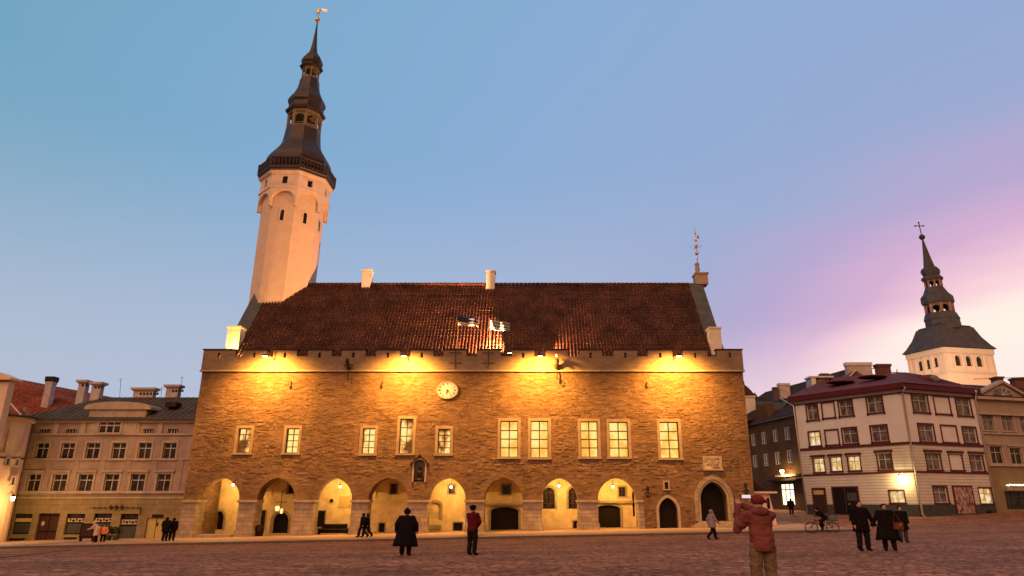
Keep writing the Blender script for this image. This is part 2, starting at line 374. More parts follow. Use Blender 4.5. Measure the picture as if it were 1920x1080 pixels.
# ---------------------------------------------------------------- town hall
HX0, HX1 = -29.4, 18.6; HY = 60.0
HF = Fr((0, HY), (1, HY))
hall = thing('town_hall', (-5, HY, -.8), 'medieval stone town hall with arcade, battlements, steep tiled roof and slender tower', 'town hall')
ZS = 1.92; ZC = 12.8; ZT = 14.73; ZM = 14.15
ARCH = [(371, 449), (481, 553), (589, 660), (690, 765), (802, 873), (908, 980), (1016, 1084), (1121, 1196)]
AU = [(HF.hit(a, 937)[0], HF.hit(b, 937)[0]) for a, b in ARCH]; ZA = HF.hit(1000, 896)[1]
outline = [(HX0, ZS)]
for a, b in AU: outline += archcurve(a, b, ZS, ZA, 9)
pe = AU[-1][1] + .5
outline += [(pe, ZS), (pe, -1.6), (HX1, -1.6), (HX1, ZC), (HX0, ZC)]
HW = [(445, 803, 469, 849, 'litdim', 2, (.25, .5, .75)), (536, 803, 559, 849, 'lit', 2, (.25, .5, .75)), (679, 803, 702, 851, 'litdim', 2, (.25, .5, .75)),
      (749, 785, 774, 850, 'litdim', 2, (.25, .5, .75)), (821, 804, 844, 851, 'litdim', 2, (.25, .5, .75)),
      (938, 789, 971, 857, 'lit', 2, (.26, .5, .74)), (995, 789, 1028, 858, 'lit', 2, (.26, .5, .74)), (1089, 790, 1121, 857, 'lit', 2, (.26, .5, .74)),
      (1143, 791, 1178, 857, 'lit', 2, (.26, .5, .74)), (1238, 791, 1273, 859, 'lit', 2, (.26, .5, .74))]
holes = []; hw = []
for x0, y0, x1, y1, pn, nx, rows in HW:
    r = HF.rc(x0, y0, x1, y1); hw.append((r, pn, nx, rows)); holes.append(rpoly(r))
dA = HF.rc(1236, 940, 1271, 990); dB = HF.rc(1314, 916, 1364, 977)
zdA = HF.hit(1253, 933)[1]; zdB = HF.hit(1338, 903)[1]
doorA = archpoly(dA[0], dA[1], gz(12, 60) + .1, dA[3] - .75, zdA); doorB = archpoly(dB[0], dB[1], dB[2], dB[3] - .9, zdB, 12)
holes += [doorA, doorB]
slit = HF.rc(1246, 904, 1253, 917); holes.append(rpoly(slit))
niche = archpoly(*[HF.hit(775, 905)[0], HF.hit(796, 905)[0]], HF.hit(785, 904)[1], HF.hit(785, 872)[1], HF.hit(785, 862)[1], 3)
holes.append(niche)
fw = HF.mb().slab(outline, holes, 0, 1.5)
def blocked(u, z, pad):
    for r, *_ in hw:
        if r[0] - .3 - pad < u < r[1] + .3 + pad and r[2] - .25 - pad < z < r[3] + .3 + pad: return True
    for x0, x1, z0, z1 in ((dA[0] - .3, dA[1] + .3, -3, zdA + .35), (dB[0] - .7, dB[1] + .7, -3, zdB + .8), (slit[0] - .2, slit[1] + .2, slit[2] - .2, slit[3] + .2), (niche[0][0] - .4, niche[-1][0] + .4, niche[0][1] - .2, niche[0][1] + 3.2)):
        if x0 - pad < u < x1 + pad and z0 - pad < z < z1 + pad: return True
    if z < ZA + .6:
        for a, b in AU:
            t = max(0, (z - ZS) / (ZA + .5 - ZS)); um = (a + b) / 2; hwid = ((b - a) / 2 + .42) * math.sqrt(max(0, 1 - t * t * .96))
            if abs(u - um) < hwid + pad * .5: return True
    return False
rnd = random.Random(11); z = ZS + .25 - 2.6
while z < ZC - .2:
    hgt = rnd.uniform(.12, .24); u = HX0 + .1 + rnd.uniform(0, .5)
    while u < HX1 - .3:
        wd = rnd.uniform(.22, .8)
        if rnd.random() < .62 and not (z < ZS + .3 and u < pe + .2) and not blocked(u, z + hgt / 2, .03) and not blocked(u + wd, z + hgt / 2, .03) and not blocked(u + wd / 2, z, .03) and u + wd < HX1 - .05:
            d = rnd.uniform(.01, .042); j = lambda: rnd.uniform(-.03, .03); dz = rnd.uniform(-.04, .04)
            q = [(u + j(), z + .03 + j() + dz), (u + wd * .5, z + .01 + j() + dz), (u + wd + j(), z + .03 + j() + dz), (u + wd + j(), z + hgt + j() + dz), (u + wd * .5 + j(), z + hgt + .02 + j() + dz), (u + j(), z + hgt + j() + dz)]
            cu_, cz_ = u + wd / 2, z + hgt / 2 + dz
            vs = [(p[0], .01, p[1]) for p in q] + [(cu_ + (p[0] - cu_) * .86, -d * rnd.uniform(.6, 1.1), cz_ + (p[1] - cz_) * .68) for p in q]
            fw.add(vs, [(6, 7, 8, 9, 10, 11)] + [(k, (k + 1) % 6, (k + 1) % 6 + 6, k + 6) for k in range(6)])
        u += wd + rnd.uniform(.02, .2)
    z += hgt * .93
fw.build('front_wall', 'wall', hall)
# rest of the shell
sh = MB(); sh.box(HX0, HX0 + 1, 61.5, 75, -1.6, ZT); sh.box(HX1 - 1, HX1, 61.5, 75, -1.6, ZT); sh.box(HX0 + 1, HX1 - 1, 74, 75, -1.6, ZT)
sh.build('side_walls', 'wall', hall)
# gable ends
RY, RZ = 67.6, 23.3; EY, EZ = 60.9, 14.25
for nm, gx0, gx1 in (('west', HX0 + .9, HX0 + 2.3), ('east', HX1 - 2.4, HX1 - 1.0)):
    g = MB()
    poly = [(EY, EZ - .2), (RY, RZ + .25), (RY + .9, RZ + .25), (RY * 2 - EY + .9, EZ - .2)]
    g.add([(gx0, y, z) for y, z in poly] + [(gx1, y, z) for y, z in poly], [(0, 1, 2, 3), (7, 6, 5, 4), (0, 4, 5, 1), (1, 5, 6, 2), (2, 6, 7, 3), (3, 7, 4, 0)])
    g.build('gable', 'cope', hall)
# windows
for r, pn, nx, rows in hw:
    window(HF, hall, r, pn, 'frame', nx, rows, .3, .07 if r[1] - r[0] < 1.2 else .09, .06)
    surround(HF, hall, r, 'winstone', .24, .035, .16)
HF.mb().slab(doorA, [], .75, .85).build('door', 'door', hall)
HF.mb().slab(doorB, [], 1.1, 1.2).build('door', 'door', hall)
def ring(F, par, u0, u1, zs, za, w, mat, name, proud=.05, z0=None, deep=.03):
    a = archcurve(u0, u1, zs, za, 12); b = archcurve(u0 - w, u1 + w, zs, za + w * 1.1, 12)
    if z0 is not None: a = [(u0, z0)] + a + [(u1, z0)]; b = [(u0 - w, z0)] + b + [(u1 + w, z0)]
    m = F.mb(); n = len(a); vs = []
    for d in (-proud, deep):
        vs += [(p[0], d, p[1]) for p in a] + [(p[0], d, p[1]) for p in b]
    fs = []
    for i in range(n - 1):
        fs += [(i, i + 1, n + i + 1, n + i), (2 * n + i, 3 * n + i, 3 * n + i + 1, 2 * n + i + 1), (n + i, n + i + 1, 3 * n + i + 1, 3 * n + i), (i, 2 * n + i, 2 * n + i + 1, i + 1)]
    fs += [(0, n, 3 * n, 2 * n), (n - 1, 3 * n - 1, 4 * n - 1, 2 * n - 1)]
    return m.add(vs, fs).build(name, mat, par)
for a, b in AU: ring(HF, hall, a + .01, b - .01, ZS, ZA, .26, 'wall', 'arch_surround', .04)
ring(HF, hall, dA[0], dA[1], dA[3] - .75, zdA, .22, 'dress', 'door_surround', .02, gz(12, 60) + .1)
ring(HF, hall, dB[0], dB[1], dB[3] - .9, zdB, .18, 'dress', 'portal_surround', .03, dB[2])
ring(HF, hall, dB[0] - .19, dB[1] + .19, dB[3] - .9, zdB + .2, .32, 'ashlar', 'portal_surround', .12, dB[2])
ring(HF, hall, niche[0][0] + .005, niche[-1][0] - .005, HF.hit(785, 872)[1], HF.hit(785, 862)[1], .14, 'dress', 'niche_surround', .12, niche[0][1])
# relief in the niche, crest stone, slit window
rel = HF.mb(); uc = (niche[0][0] + niche[-1][0]) / 2; zc0 = niche[0][1]
rel.slab(niche, [], .1, .2); o = rel.build('relief_panel', 'frame', hall)
rl = HF.mb(); rl.ball((uc, .08, zc0 + 1.15), .17, sy=.5); rl.ball((uc, .08, zc0 + .7), .26, sy=.4, sz=1.2); rl.ball((uc - .28, .08, zc0 + .5), .12, sy=.4); rl.ball((uc + .28, .08, zc0 + .5), .12, sy=.4); rl.box(uc - .4, uc + .4, .04, .1, zc0 + .12, zc0 + .25)
rl.build('relief_figure', 'iron', o, True)
gb = HF.mb(); zt = HF.hit(785, 862)[1]
for s_ in (-1, 1): gb.add([(uc, -.25, zt + .45), (uc, .0, zt + .45), (uc + s_ * .78, .0, zt - .35), (uc + s_ * .78, -.25, zt - .35), (uc, -.25, zt + .33), (uc, .0, zt + .33), (uc + s_ * .78, .0, zt - .47), (uc + s_ * .78, -.25, zt - .47)], [(0, 1, 2, 3), (4, 7, 6, 5), (0, 3, 7, 4), (1, 5, 6, 2), (3, 2, 6, 7), (0, 4, 5, 1)])
gb.build('niche_roof', 'slate2', hall)
cr = HF.rc(1323, 860, 1349, 879)
surround(HF, hall, cr, 'dress', .22, .06, .14, 0, 'crest_surround')
cs = HF.mb(); cs.box(cr[0], cr[1], -.02, .03, cr[2], cr[3]); c0 = cs.build('crest_stone', 'chimpink', hall)
cu = (cr[0] + cr[1]) / 2; cz = (cr[2] + cr[3]) / 2
cg = HF.mb(); cg.slab([(cu - .24, cz + .3), (cu + .24, cz + .3), (cu + .24, cz - .02), (cu, cz - .34), (cu - .24, cz - .02)], [], -.07, -.018)
for s_ in (-1, 1): cg.ball((cu + s_ * .38, -.03, cz), .11, sy=.4, sz=1.8); cg.ball((cu + s_ * .4, -.03, cz + .22), .07, sy=.5)
cg.build('crest_shield', 'ashlar', c0)
surround(HF, hall, slit, 'dress', .12, .03, .1); HF.mb().box(slit[0], slit[1], .2, .25, slit[2], slit[3]).build('pane', 'glass', hall)
# portal steps
st = HF.mb(); gs = gz(15, 59); 
for k in range(3): st.box(dB[0] - .9 + .28 * k, dB[1] + .9 - .28 * k, -1.25 + .4 * k, 0, gs - .1, gs + .13 + .155 * (k + 1) + .02)
st.build('portal_steps', 'dress', hall)
st = HF.mb(); st.box(HF.hit(372, 1005)[0] , HF.hit(436, 1005)[0], -.6, 1.4, -1.4, gz(-26, 60) + .36); st.build('arcade_step', 'ashlar', hall)
# piers
edges = [(HX0, AU[0][0])] + [(AU[i][1], AU[i + 1][0]) for i in range(7)] + [(AU[7][1], AU[7][1] + .5)]
for i, (a, b) in enumerate(edges):
    g = gz((a + b) / 2, 60) + .1; p = HF.mb(); e0 = -.08 if i < 8 else -.06
    p.slab([(a, g - .4), (b, g - .4), (b, ZS - .16), (a, ZS - .16)], [], e0, 1.48)
    o = p.build('pier', 'ashlar', hall)
    c = HF.mb(); c.box(a - (.0 if i == 0 else .12), b + .12 * (i < 8), e0 - .14, 1.49, ZS - .16, ZS + .0); c.box(a - (.0 if i == 0 else .06), b + .06 * (i < 8), e0 - .07, 1.485, ZS - .24, ZS - .16)
    c.build('capital', 'dress', o)
    if i < 8:
        c = HF.mb(); c.box(a - .06, b + .1, e0 - .14, 1.5, g - .5, g + .5); c.box(a - .03, b + .06, e0 - .08, 1.495, g + .5, g + .6); c.build('pier_base', 'ashlar', o)
# cornice, parapet with merlons
HF.mb().box(HX0 - .12, HX1 + .12, -.28, 1.0, ZC - .02, ZC + .12).build('cornice', 'dress', hall)
MER = [(384, 443), (456, 501), (514, 558), (579, 623), (642, 686), (706, 750), (770, 813), (832, 875), (895, 939), (960, 1002), (1023, 1065), (1086, 1128), (1150, 1194), (1214, 1260), (1280, 1325), (1343, 1394)]
pu = [(HF.hit(a, 663)[0], HF.hit(b, 663)[0]) for a, b in MER]; pu[0] = (HX0 - .05, pu[0][1]); pu[-1] = (pu[-1][0], HX1 + .05)
po = [(HX0 - .05, ZC + .12)]; ho = []
po = [(HX1 + .05, ZC + .12), (HX0 - .05, ZC + .12), (HX0 - .05, ZT)]
for i, (a, b) in enumerate(pu):
    if i: po += [(a, ZM), (a, ZT)]
    if i < len(pu) - 1: po += [(b, ZT), (b, ZM)]
    um = (a + b) / 2
    if i not in (7, 8): ho.append([(um - .11, ZM - .12), (um + .11, ZM - .12), (um + .11, ZM + .33), (um - .11, ZM + .33)])
po += [(HX1 + .05, ZT)]
HF.mb().slab(po, ho, -.2, .35).build('parapet', 'parapet', hall)
cp = HF.mb()
for a, b in pu: cp.box(a - .08, b + .08, -.28, .42, ZT, ZT + .09)
cp.build('merlon_coping', 'slate2', hall)
MB().box(HX0 + 1, HX1 - 1, 60.35, 61.9, ZC - .5, ZC + .3).build('gutter_walk', 'slate2', hall)
# roof
sl = Vector((0, RY - EY, RZ - EZ)); 
tileroof(hall, 'roof', 'tile', (HX0 + 2.3, EY, EZ), (1, 0, 0), sl, (HX1 - HX0) - 4.7, sl.length)
MB().add([(HX0 + 2.3, RY, RZ), (HX1 - 2.4, RY, RZ), (HX1 - 2.4, 75.2, EZ), (HX0 + 2.3, 75.2, EZ)], [(0, 1, 2, 3)]).build('back_roof', 'tile', hall)
rg = MB(); x = HX0 + 2.3
while x < HX1 - 2.6:
    rg.tube([(x, RY, RZ + .1), (x + .4, RY, RZ + .12 + random.uniform(0, .03))], [.16, .19], 8); x += .42
rg.build('ridge_tiles', 'tile', hall)
# ridge and corner chimneys
def hchim(x0, x1, ytop, y, zb, d=.9):
    a, b = PY(x0, ytop, y), PY(x1, ytop, y); return chimney(hall, a.x, b.x, y, y + d, zb, a.z, 'chim', None, .08, .14)
hchim(680, 696, 505, 67.2, 22); hchim(912, 928, 507, 67.2, 22)
hchim(428, 452, 611, 61.3, 13.2, 1.1); hchim(1330, 1351, 613, 61.3, 13.2, 1.1)
# gable top pedestal, stone finial and weather vane
pc = PY(1314, 527, 68.0); pt = PY(1314, 515, 68.0)
pd = MB(); pd.box(pc.x - .62, pc.x + .62, 67.4, 68.7, pc.z - .5, pt.z - .1); pd.box(pc.x - .72, pc.x + .72, 67.3, 68.8, pt.z - .1, pt.z + .06); pd.build('gable_pedestal', 'dress', hall)
fx = PY(1308, 512, 68).x; z0 = pt.z + .06; z1 = PY(1307, 495, 68).z
fn = MB(); fn.rev((fx, 68), [(z0, .3), (z0 + .3, .2), (z0 + .5, .26), (z1 - .2, .2), (z1, .28), (z1 + .15, .1)], 8); fn.build('stone_finial', 'dress', hall)
vz = lambda py: PY(1306, py, 68).z
fx = PY(1306, 470, 68).x
vn = MB(); vn.tube([(fx, 68, z1), (fx, 68, vz(425))], [.05, .02], 6)
for py, r in ((437, .13), (451, .15), (475, .2)): vn.ball((fx, 68, vz(py)), r)
for k in range(4):
    a = math.pi / 2 * k; vn.tube([(fx + .5 * math.cos(a), 68 + .5 * math.sin(a), vz(462)), (fx, 68, vz(462))], .025, 5); vn.ball((fx + .5 * math.cos(a), 68 + .5 * math.sin(a), vz(462)), .07)
    vn.tube([(fx + .3 * math.cos(a + .8), 68 + .3 * math.sin(a + .8), vz(457)), (fx, 68, vz(466))], .02, 5)
    vn.tube([(fx + .3 * math.cos(a + .8), 68 + .3 * math.sin(a + .8), vz(467)), (fx, 68, vz(458))], .02, 5)
vn.add([(fx, 68, vz(446)), (fx + .42, 68, vz(447)), (fx + .3, 68, vz(441)), (fx, 68, vz(443)), (fx, 68.03, vz(446)), (fx + .42, 68.03, vz(447)), (fx + .3, 68.03, vz(441)), (fx, 68.03, vz(443))], [(0, 1, 2, 3), (4, 7, 6, 5), (0, 4, 5, 1), (1, 5, 6, 2), (2, 6, 7, 3), (3, 7, 4, 0)])
vn.build('weather_vane', 'gold', hall, True)
# clock
cc = PY(839, 732, HY); rx = 18 * mpp(732, HY); rz = 14.5 * mpp(732, HY)
def ell(r, n=32, c=cc): return [(c.x + rx * r * math.cos(2 * math.pi * k / n), c.z + rz * r * math.sin(2 * math.pi * k / n)) for k in range(n)]
clk = HF.mb().slab(ell(1), [], -.12, .02).build('clock', 'clockface', hall)
HF.mb().slab(ell(1.13), [ell(1.0)[::-1]], -.17, .03).build('clock_rim', 'dress', clk)
ROM = [2, 1, 2, 3, 3, 2, 1, 2, 3, 4, 3, 3]
for k in range(12):
    nm = HF.mb(); a = R(90 - 30 * k); cnt = ROM[k]
    for j in range(cnt):
        aa = a + (j - (cnt - 1) / 2) * .085; p, q = .70, .92
        P = [(cc.x + rx * q * math.cos(aa), cc.z + rz * q * math.sin(aa)), (cc.x + rx * p * math.cos(aa), cc.z + rz * p * math.sin(aa))]
        nm.tube([(P[0][0], -.13, P[0][1]), (P[1][0], -.13, P[1][1])], .016, 4)
    nm.build('numeral', 'iron', clk)
hd = HF.mb()
for ang, L, w in ((R(-100), .55, .04), (R(-55), .85, .028)):
    hd.tube([(cc.x, -.15, cc.z), (cc.x + rx * L * math.cos(ang), -.15, cc.z + rz * L * math.sin(ang))], [w, w * .4], 6)
hd.ball((cc.x, -.15, cc.z), .07); hd.build('clock_hands', 'iron', clk)
# wall anchors
for px in (545, 716, 1212):
    p = PY(px, 722, HY); m = HF.mb(); m.tube([(p.x, -.06, p.z - .35), (p.x + .04, -.06, p.z + .35)], [.05, .03], 6); m.tube([(p.x - .12, -.08, p.z + .05), (p.x + .14, -.04, p.z + .16)], .03, 6); m.ball((p.x, -.06, p.z - .12), .1, sy=.5, sz=1.6); m.build('wall_anchor', 'iron', hall)
for px in (854, 916):
    p = PY(px, 675, HY); m = HF.mb(); m.tube([(p.x, -.27, ZC + .2), (p.x, -.27, ZT - .03)], .035, 6)
    for dz in (ZC + .75, ZT - .25): m.tube([(p.x - .55, -.27, dz), (p.x + .55, -.27, dz)], .03, 6)
    m.build('iron_bracket', 'frame', hall)
# dragon gargoyles
for px in (656, 1044):
    p = PY(px, 690, HY); x = p.x; z = p.z; m = MB()
    m.tube([(x, 60, z - .1), (x, 59.5, z), (x, 59.1, z + .28), (x + .02, 58.85, z + .42)], [.2, .2, .16, .17], 8)
    m.tube([(x, 58.9, z + .45), (x, 58.55, z + .36), (x, 58.4, z + .3)], [.15, .09, .05], 8); m.tube([(x, 58.9, z + .33), (x, 58.62, z + .16)], [.1, .04], 8)
    for s_ in (-1, 1): m.tube([(x + s_ * .08, 58.95, z + .5), (x + s_ * .16, 59.05, z + .68)], [.06, .015], 6); m.tube([(x + s_ * .1, 59.35, z + .1), (x + s_ * .42, 59.5, z + .22), (x + s_ * .3, 59.55, z - .1)], [.07, .05, .02], 6)
    for k in range(5): a = k * 1.256; m.tube([(x + .1 * math.cos(a), 58.95 + .1 * math.sin(a), z + .53), (x + .15 * math.cos(a), 58.95 + .15 * math.sin(a), z + .7)], [.03, .01], 5)
    m.build('dragon_gargoyle', 'copper', hall, True)
    m = MB(); m.tube([(x, 59.9, z - .2), (x, 59.55, z - .45), (x, 59.6, z - 1.15)], [.06, .06, .05], 6); m.tube([(x + .25, 59.9, z - .9), (x + .38, 59.6, z - 1.1), (x + .35, 59.75, z - 1.5)], .035, 6); m.build('spout_stay', 'iron', hall)

# ---- arcade interior
BY = 64.6; BF = Fr((0, BY), (1, BY)); ax1 = AU[-1][1] + .9
bh = []; parts = []
def brec(*a): return BF.rc(*a)
def barch(x0, y0, x1, y1, rise):
    r = brec(x0, y0, x1, y1); return archpoly(r[0], r[1], r[2], r[3] - rise, r[3], 6), r
D1, r1 = barch(401, 958, 419, 993, .55); D2, r2 = barch(511, 960, 541, 1000, .8); D6, r6 = barch(920, 951, 972, 1000, .35); D8, r8 = barch(1118, 947, 1164, 1000, .35)
W7a, r7a = barch(1018, 914, 1040, 954, .5); W7b, r7b = barch(1066, 914, 1088, 954, .5); N5, r5 = barch(804, 942, 826, 974, .25)
rects = dict(a2=brec(484, 957, 497, 990), b2=brec(541, 900, 553, 925), a3=brec(592, 958, 609, 988), a4=brec(732, 907, 744, 926), b4=brec(710, 981, 721, 998), a5=brec(841, 910, 853, 926), b5=brec(850, 980, 867, 998), a6=brec(942, 909, 957, 927), b7=brec(1075, 977, 1084, 992), a8=brec(1160, 913, 1173, 931), c8=brec(1186, 922, 1190, 968))
allh = [D1, D2, D6, D8, W7a, W7b, N5] + [rpoly(r) for r in rects.values()]
BF.mb().slab([(HX0 + .5, -1.8), (ax1, -1.8), (ax1, 5), (HX0 + .5, 5)], allh, 0, .4).build('arcade_wall', 'plaster', hall)
for P in (D1, D2, D6, D8): BF.mb().slab(P, [], .3, .38).build('door', 'door', hall)
for k, r in rects.items():
    if k in ('a4', 'a5', 'a6', 'a8', 'b2'): window(BF, hall, r, 'glass', 'frame', 2, (.33, .66), .1, .04, .05); surround(BF, hall, r, 'dress', .14, .04, .08)
    else: BF.mb().box(r[0], r[1], .2, .26, r[2], r[3]).build('hatch', 'door', hall); surround(BF, hall, r, 'dress', .1, .04, .06, 0, 'hatch_surround') if k != 'c8' else None
for P, r in ((W7a, r7a), (W7b, r7b)):
    BF.mb().slab(P, [], .2, .25).build('pane', 'glass', hall)
    w = BF.mb(); 
    for t in (.33, .66): w.box(r[0] + (r[1] - r[0]) * t - .02, r[0] + (r[1] - r[0]) * t + .02, .15, .19, r[2], r[3] - .15)
    for t in (.25, .5, .75): w.box(r[0], r[1], .14, .18, r[2] + (r[3] - r[2]) * t - .02, r[2] + (r[3] - r[2]) * t + .02)
    w.build('window', 'frame', hall)
for P, r, rs in ((D1, r1, .55), (D2, r2, .8), (D6, r6, .35), (D8, r8, .35), (W7a, r7a, .5), (W7b, r7b, .5), (N5, r5, .25)): ring(BF, hall, r[0], r[1], r[3] - rs, r[3], .2, 'dress', 'stone_surround', .06, r[2])
BF.mb().slab(N5, [], .3, .38).build('niche_back', 'plaster', hall)
s5 = brec(800, 984, 828, 990); BF.mb().box(s5[0], s5[1], -.25, 0, s5[2], s5[3]).build('niche_bench', 'dress', hall)
pn = brec(635, 930, 657, 952); BF.mb().box(pn[0], pn[1], -.05, 0, pn[2], pn[3]).build('wall_plaque', 'yellowdoor', hall)
dp = BF.hit(622, 939); BF.mb().add(*[[(dp[0] + .17 * math.cos(k * .5236), e, dp[1] + .17 * math.sin(k * .5236)) for e in (-.12, 0) for k in range(12)], [tuple(range(12))] + [(k, (k + 1) % 12, 12 + (k + 1) % 12, 12 + k) for k in range(12)]]).build('iron_ring', 'iron', hall)
lg = BF.mb(); q6 = brec(905, 944, 990, 951); lg.box(q6[0], q6[1], -.3, 0, q6[2] + .15, q6[3]); q8 = brec(1118, 940, 1186, 943); lg.box(q8[0], q8[1], -.3, 0, q8[2], q8[3] + .05); lg.build('string_course', 'dress', hall)
# vaulted ceiling per bay, transverse arches
xs = [HX0 + .5] + [(AU[i][1] + AU[i + 1][0]) / 2 for i in range(7)] + [ax1]
for i in range(8):
    m = MB(); n = 10; a, b = xs[i], xs[i + 1]; vs = []; fs = []
    for k in range(n + 1):
        t = math.pi * k / n; x = (a + b) / 2 - (b - a) / 2 * math.cos(t); z = 2.7 + 1.75 * math.sin(t); vs += [(x, 61.45, z), (x, BY + .05, z), (x, BY + .05, z + .2), (x, 61.45, z + .2)]
    for k in range(n): q = 4 * k; fs += [(q, q + 4, q + 5, q + 1), (q + 2, q + 6, q + 7, q + 3), (q, q + 3, q + 7, q + 4)]
    m.add(vs, fs).build('vault', 'plaster', hall)
for i in range(1, 8):
    w = .3; m = MB(); pts = []; n = 8
    poly = [(61.5, 4.5), (61.5, 2.0)] + [(61.5 + 3.1 * (1 - math.cos(math.pi * k / n)) / 2, 2.0 + 1.5 * math.sin(math.pi * k / n)) for k in range(1, n)] + [(64.6, 2.0), (64.6, 4.5)]
    tr = tessellate_polygon([[Vector((p[0], p[1], 0)) for p in poly]]); N = len(poly)
    m.add([(xs[i] - w, p[0], p[1]) for p in poly] + [(xs[i] + w, p[0], p[1]) for p in poly], [tuple(t) for t in tr] + [tuple(k + N for k in reversed(t)) for t in tr] + [(k, (k + 1) % N, (k + 1) % N + N, k + N) for k in range(N)])
    m.build('transverse_arch', 'plaster', hall)
MB().box(ax1, ax1 + .4, 61.5, BY + .4, -1.5, 5).build('arcade_end_wall', 'plaster', hall)
MB().box(HX0 + 1, HX1 - 1, BY + .45, BY + .55, -1.5, 5.3).build('inner_wall', 'door', hall)

# ---- tower
TY = 68.6
def tc(z): 
    t = (z - 20) / 40; return (-24.25 + t * -.0, TY)
TX = PY(529, 545, TY).x * .5 + PY(596, 38, TY).x * .5
TXb, TXt = PY(531, 545, TY).x, PY(595.5, 38, TY).x; Zb, Zt = PY(531, 545, TY).z, PY(595, 38, TY).z
def tc(z): t = (z - Zb) / (Zt - Zb); return (TXb + (TXt - TXb) * t, TY)
def tz(py, hw=54): return PY(560, py, TY - .92 * hw * mpp(py, TY)).z
def tr_(py, hw): return hw * mpp(py, TY) / math.cos(math.pi / 8) ** .5
tw = MB(); tw.rev(tc, [(18.5, tr_(480, 53)), (tz(395), tr_(395, 53))] + [(tz(350), tr_(345, 54))]); shaft = tw.build('tower_shaft', 'tower', hall)
Rb = tr_(360, 60); apo = Rb * math.cos(math.pi / 8)
# arched corbel ring and upper band, one face at a time
zb0, zb1, zb2 = tz(385, 60), tz(351, 60), tz(325, 62)
facew = 2 * Rb * math.sin(math.pi / 8)
cmb = MB(); cm2 = MB()
for k in range(8):
    a = math.pi / 4 * k; cx, cy = tc(zb1); nrm = Vector((math.cos(a), math.sin(a))); tan = Vector((-math.sin(a), math.cos(a)))
    def T(u, d, z, cx=cx, cy=cy, nrm=nrm, tan=tan): p = Vector((cx, cy)) + nrm * (apo - d) + tan * u; return (p.x, p.y, z)
    hf = facew / 2 - .015; w2 = hf - .16
    zs_ = zb0 + .55; za_ = zb1 - .35
    outl = [(-hf, zb0)] + [(-w2, zb0)] + archcurve(-w2, w2, zs_, za_, 6) + [(w2, zb0), (hf, zb0), (hf, zb1), (-hf, zb1)]
    m = MB(T); m.slab(outl, [], 0, .42); m.build('corbel_arch', 'towerband', shaft)
    m = MB(T); wz0, wz1 = zb1 + .42, zb2 - .28
    m.slab([(-hf, zb1), (hf, zb1), (hf, zb2), (-hf, zb2)], [[(-.28, wz0), (.28, wz0), (.28, wz1), (-.28, wz1)]], .04, .4); m.build('tower_band', 'towerband', shaft)
    MB(T).box(-.28, .28, .3, .36, wz0, wz1).build('tower_opening', 'door', shaft)
    # slender arched window on the shaft
    zw = tz(413); rs = tr_(400, 53) * math.cos(math.pi / 8)
    m = MB(T); sh_ = apo - rs
    m.slab(archpoly(-.2, .2, zw - .05, tz(397), tz(393), 5), [], sh_ - .02, sh_ + .2); m.build('tower_window', 'door', shaft)
    mm = archcurve(-.2, .2, tz(397), tz(393), 5)
    m = MB(T); m.slab([(-.3, zw - .15)] + archcurve(-.3, .3, tz(397), tz(393) + .12, 5) + [(.3, zw - .15)], [([(-.2, zw - .05)] + mm + [(.2, zw - .05)])[::-1]], sh_ - .05, sh_ + .1); m.build('tower_window_surround', 'towerband', shaft)
MB().rev(tc, [(zb1 - .08, Rb + .02), (zb1 - .05, Rb + .1), (zb1 + .06, Rb + .1), (zb1 + .1, Rb + .02)]).build('tower_string_course', 'towerband', shaft)
MB().rev(tc, [(zb0 + .3, tr_(360, 53)), (zb2, tr_(340, 53))]).build('tower_core', 'tower', shaft)
cn = MB().rev(tc, [(zb2 - .02, Rb + .03), (zb2 + .15, Rb + .25), (zb2 + .28, Rb + .28)]); cn.build('tower_cornice', 'towerband', shaft)
RB = tr_(325, 66); bz0, bz1 = zb2 + .28, tz(308, 69)
MB().rev(tc, [(bz0, Rb + .3), (bz0 + .2, RB - .1), (bz0 + .35, RB + .03), (bz0 + .5, RB + .03)]).build('balcony', 'copper', shaft)
br = MB(); cx, cy = tc(bz1); pts = [Vector((cx + (RB - .06) * math.cos(math.pi / 8 + math.pi / 4 * k), cy + (RB - .06) * math.sin(math.pi / 8 + math.pi / 4 * k), 0)) for k in range(8)]
zt_ = bz0 + .5; ze = zt_ + 1.0
for k in range(8):
    a, b = pts[k], pts[(k + 1) % 8]
    br.tube([(a.x, a.y, ze), (b.x, b.y, ze)], .09, 6); br.tube([(a.x, a.y, zt_ + .15), (b.x, b.y, zt_ + .15)], .05, 6); br.tube([(a.x, a.y, zt_), (a.x, a.y, ze + .15)], .12, 6)
    for j in range(1, 8): p = a.lerp(b, j / 8); br.tube([(p.x, p.y, zt_), (p.x, p.y, zt_ + .5), (p.x, p.y, ze)], [.05, .11, .05], 6)
br.build('balustrade', 'copper', shaft)
def prof(l): return [(tz(py, hw * .55), tr_(py, hw)) for py, hw in l]
sp1 = MB().rev(tc, prof([(322, 46), (312, 53), (305, 56), (298, 56), (291, 54), (284, 49), (277, 42), (270, 36), (264, 33), (250, 31), (241, 30)])); s1 = sp1.build('spire', 'copper', hall)
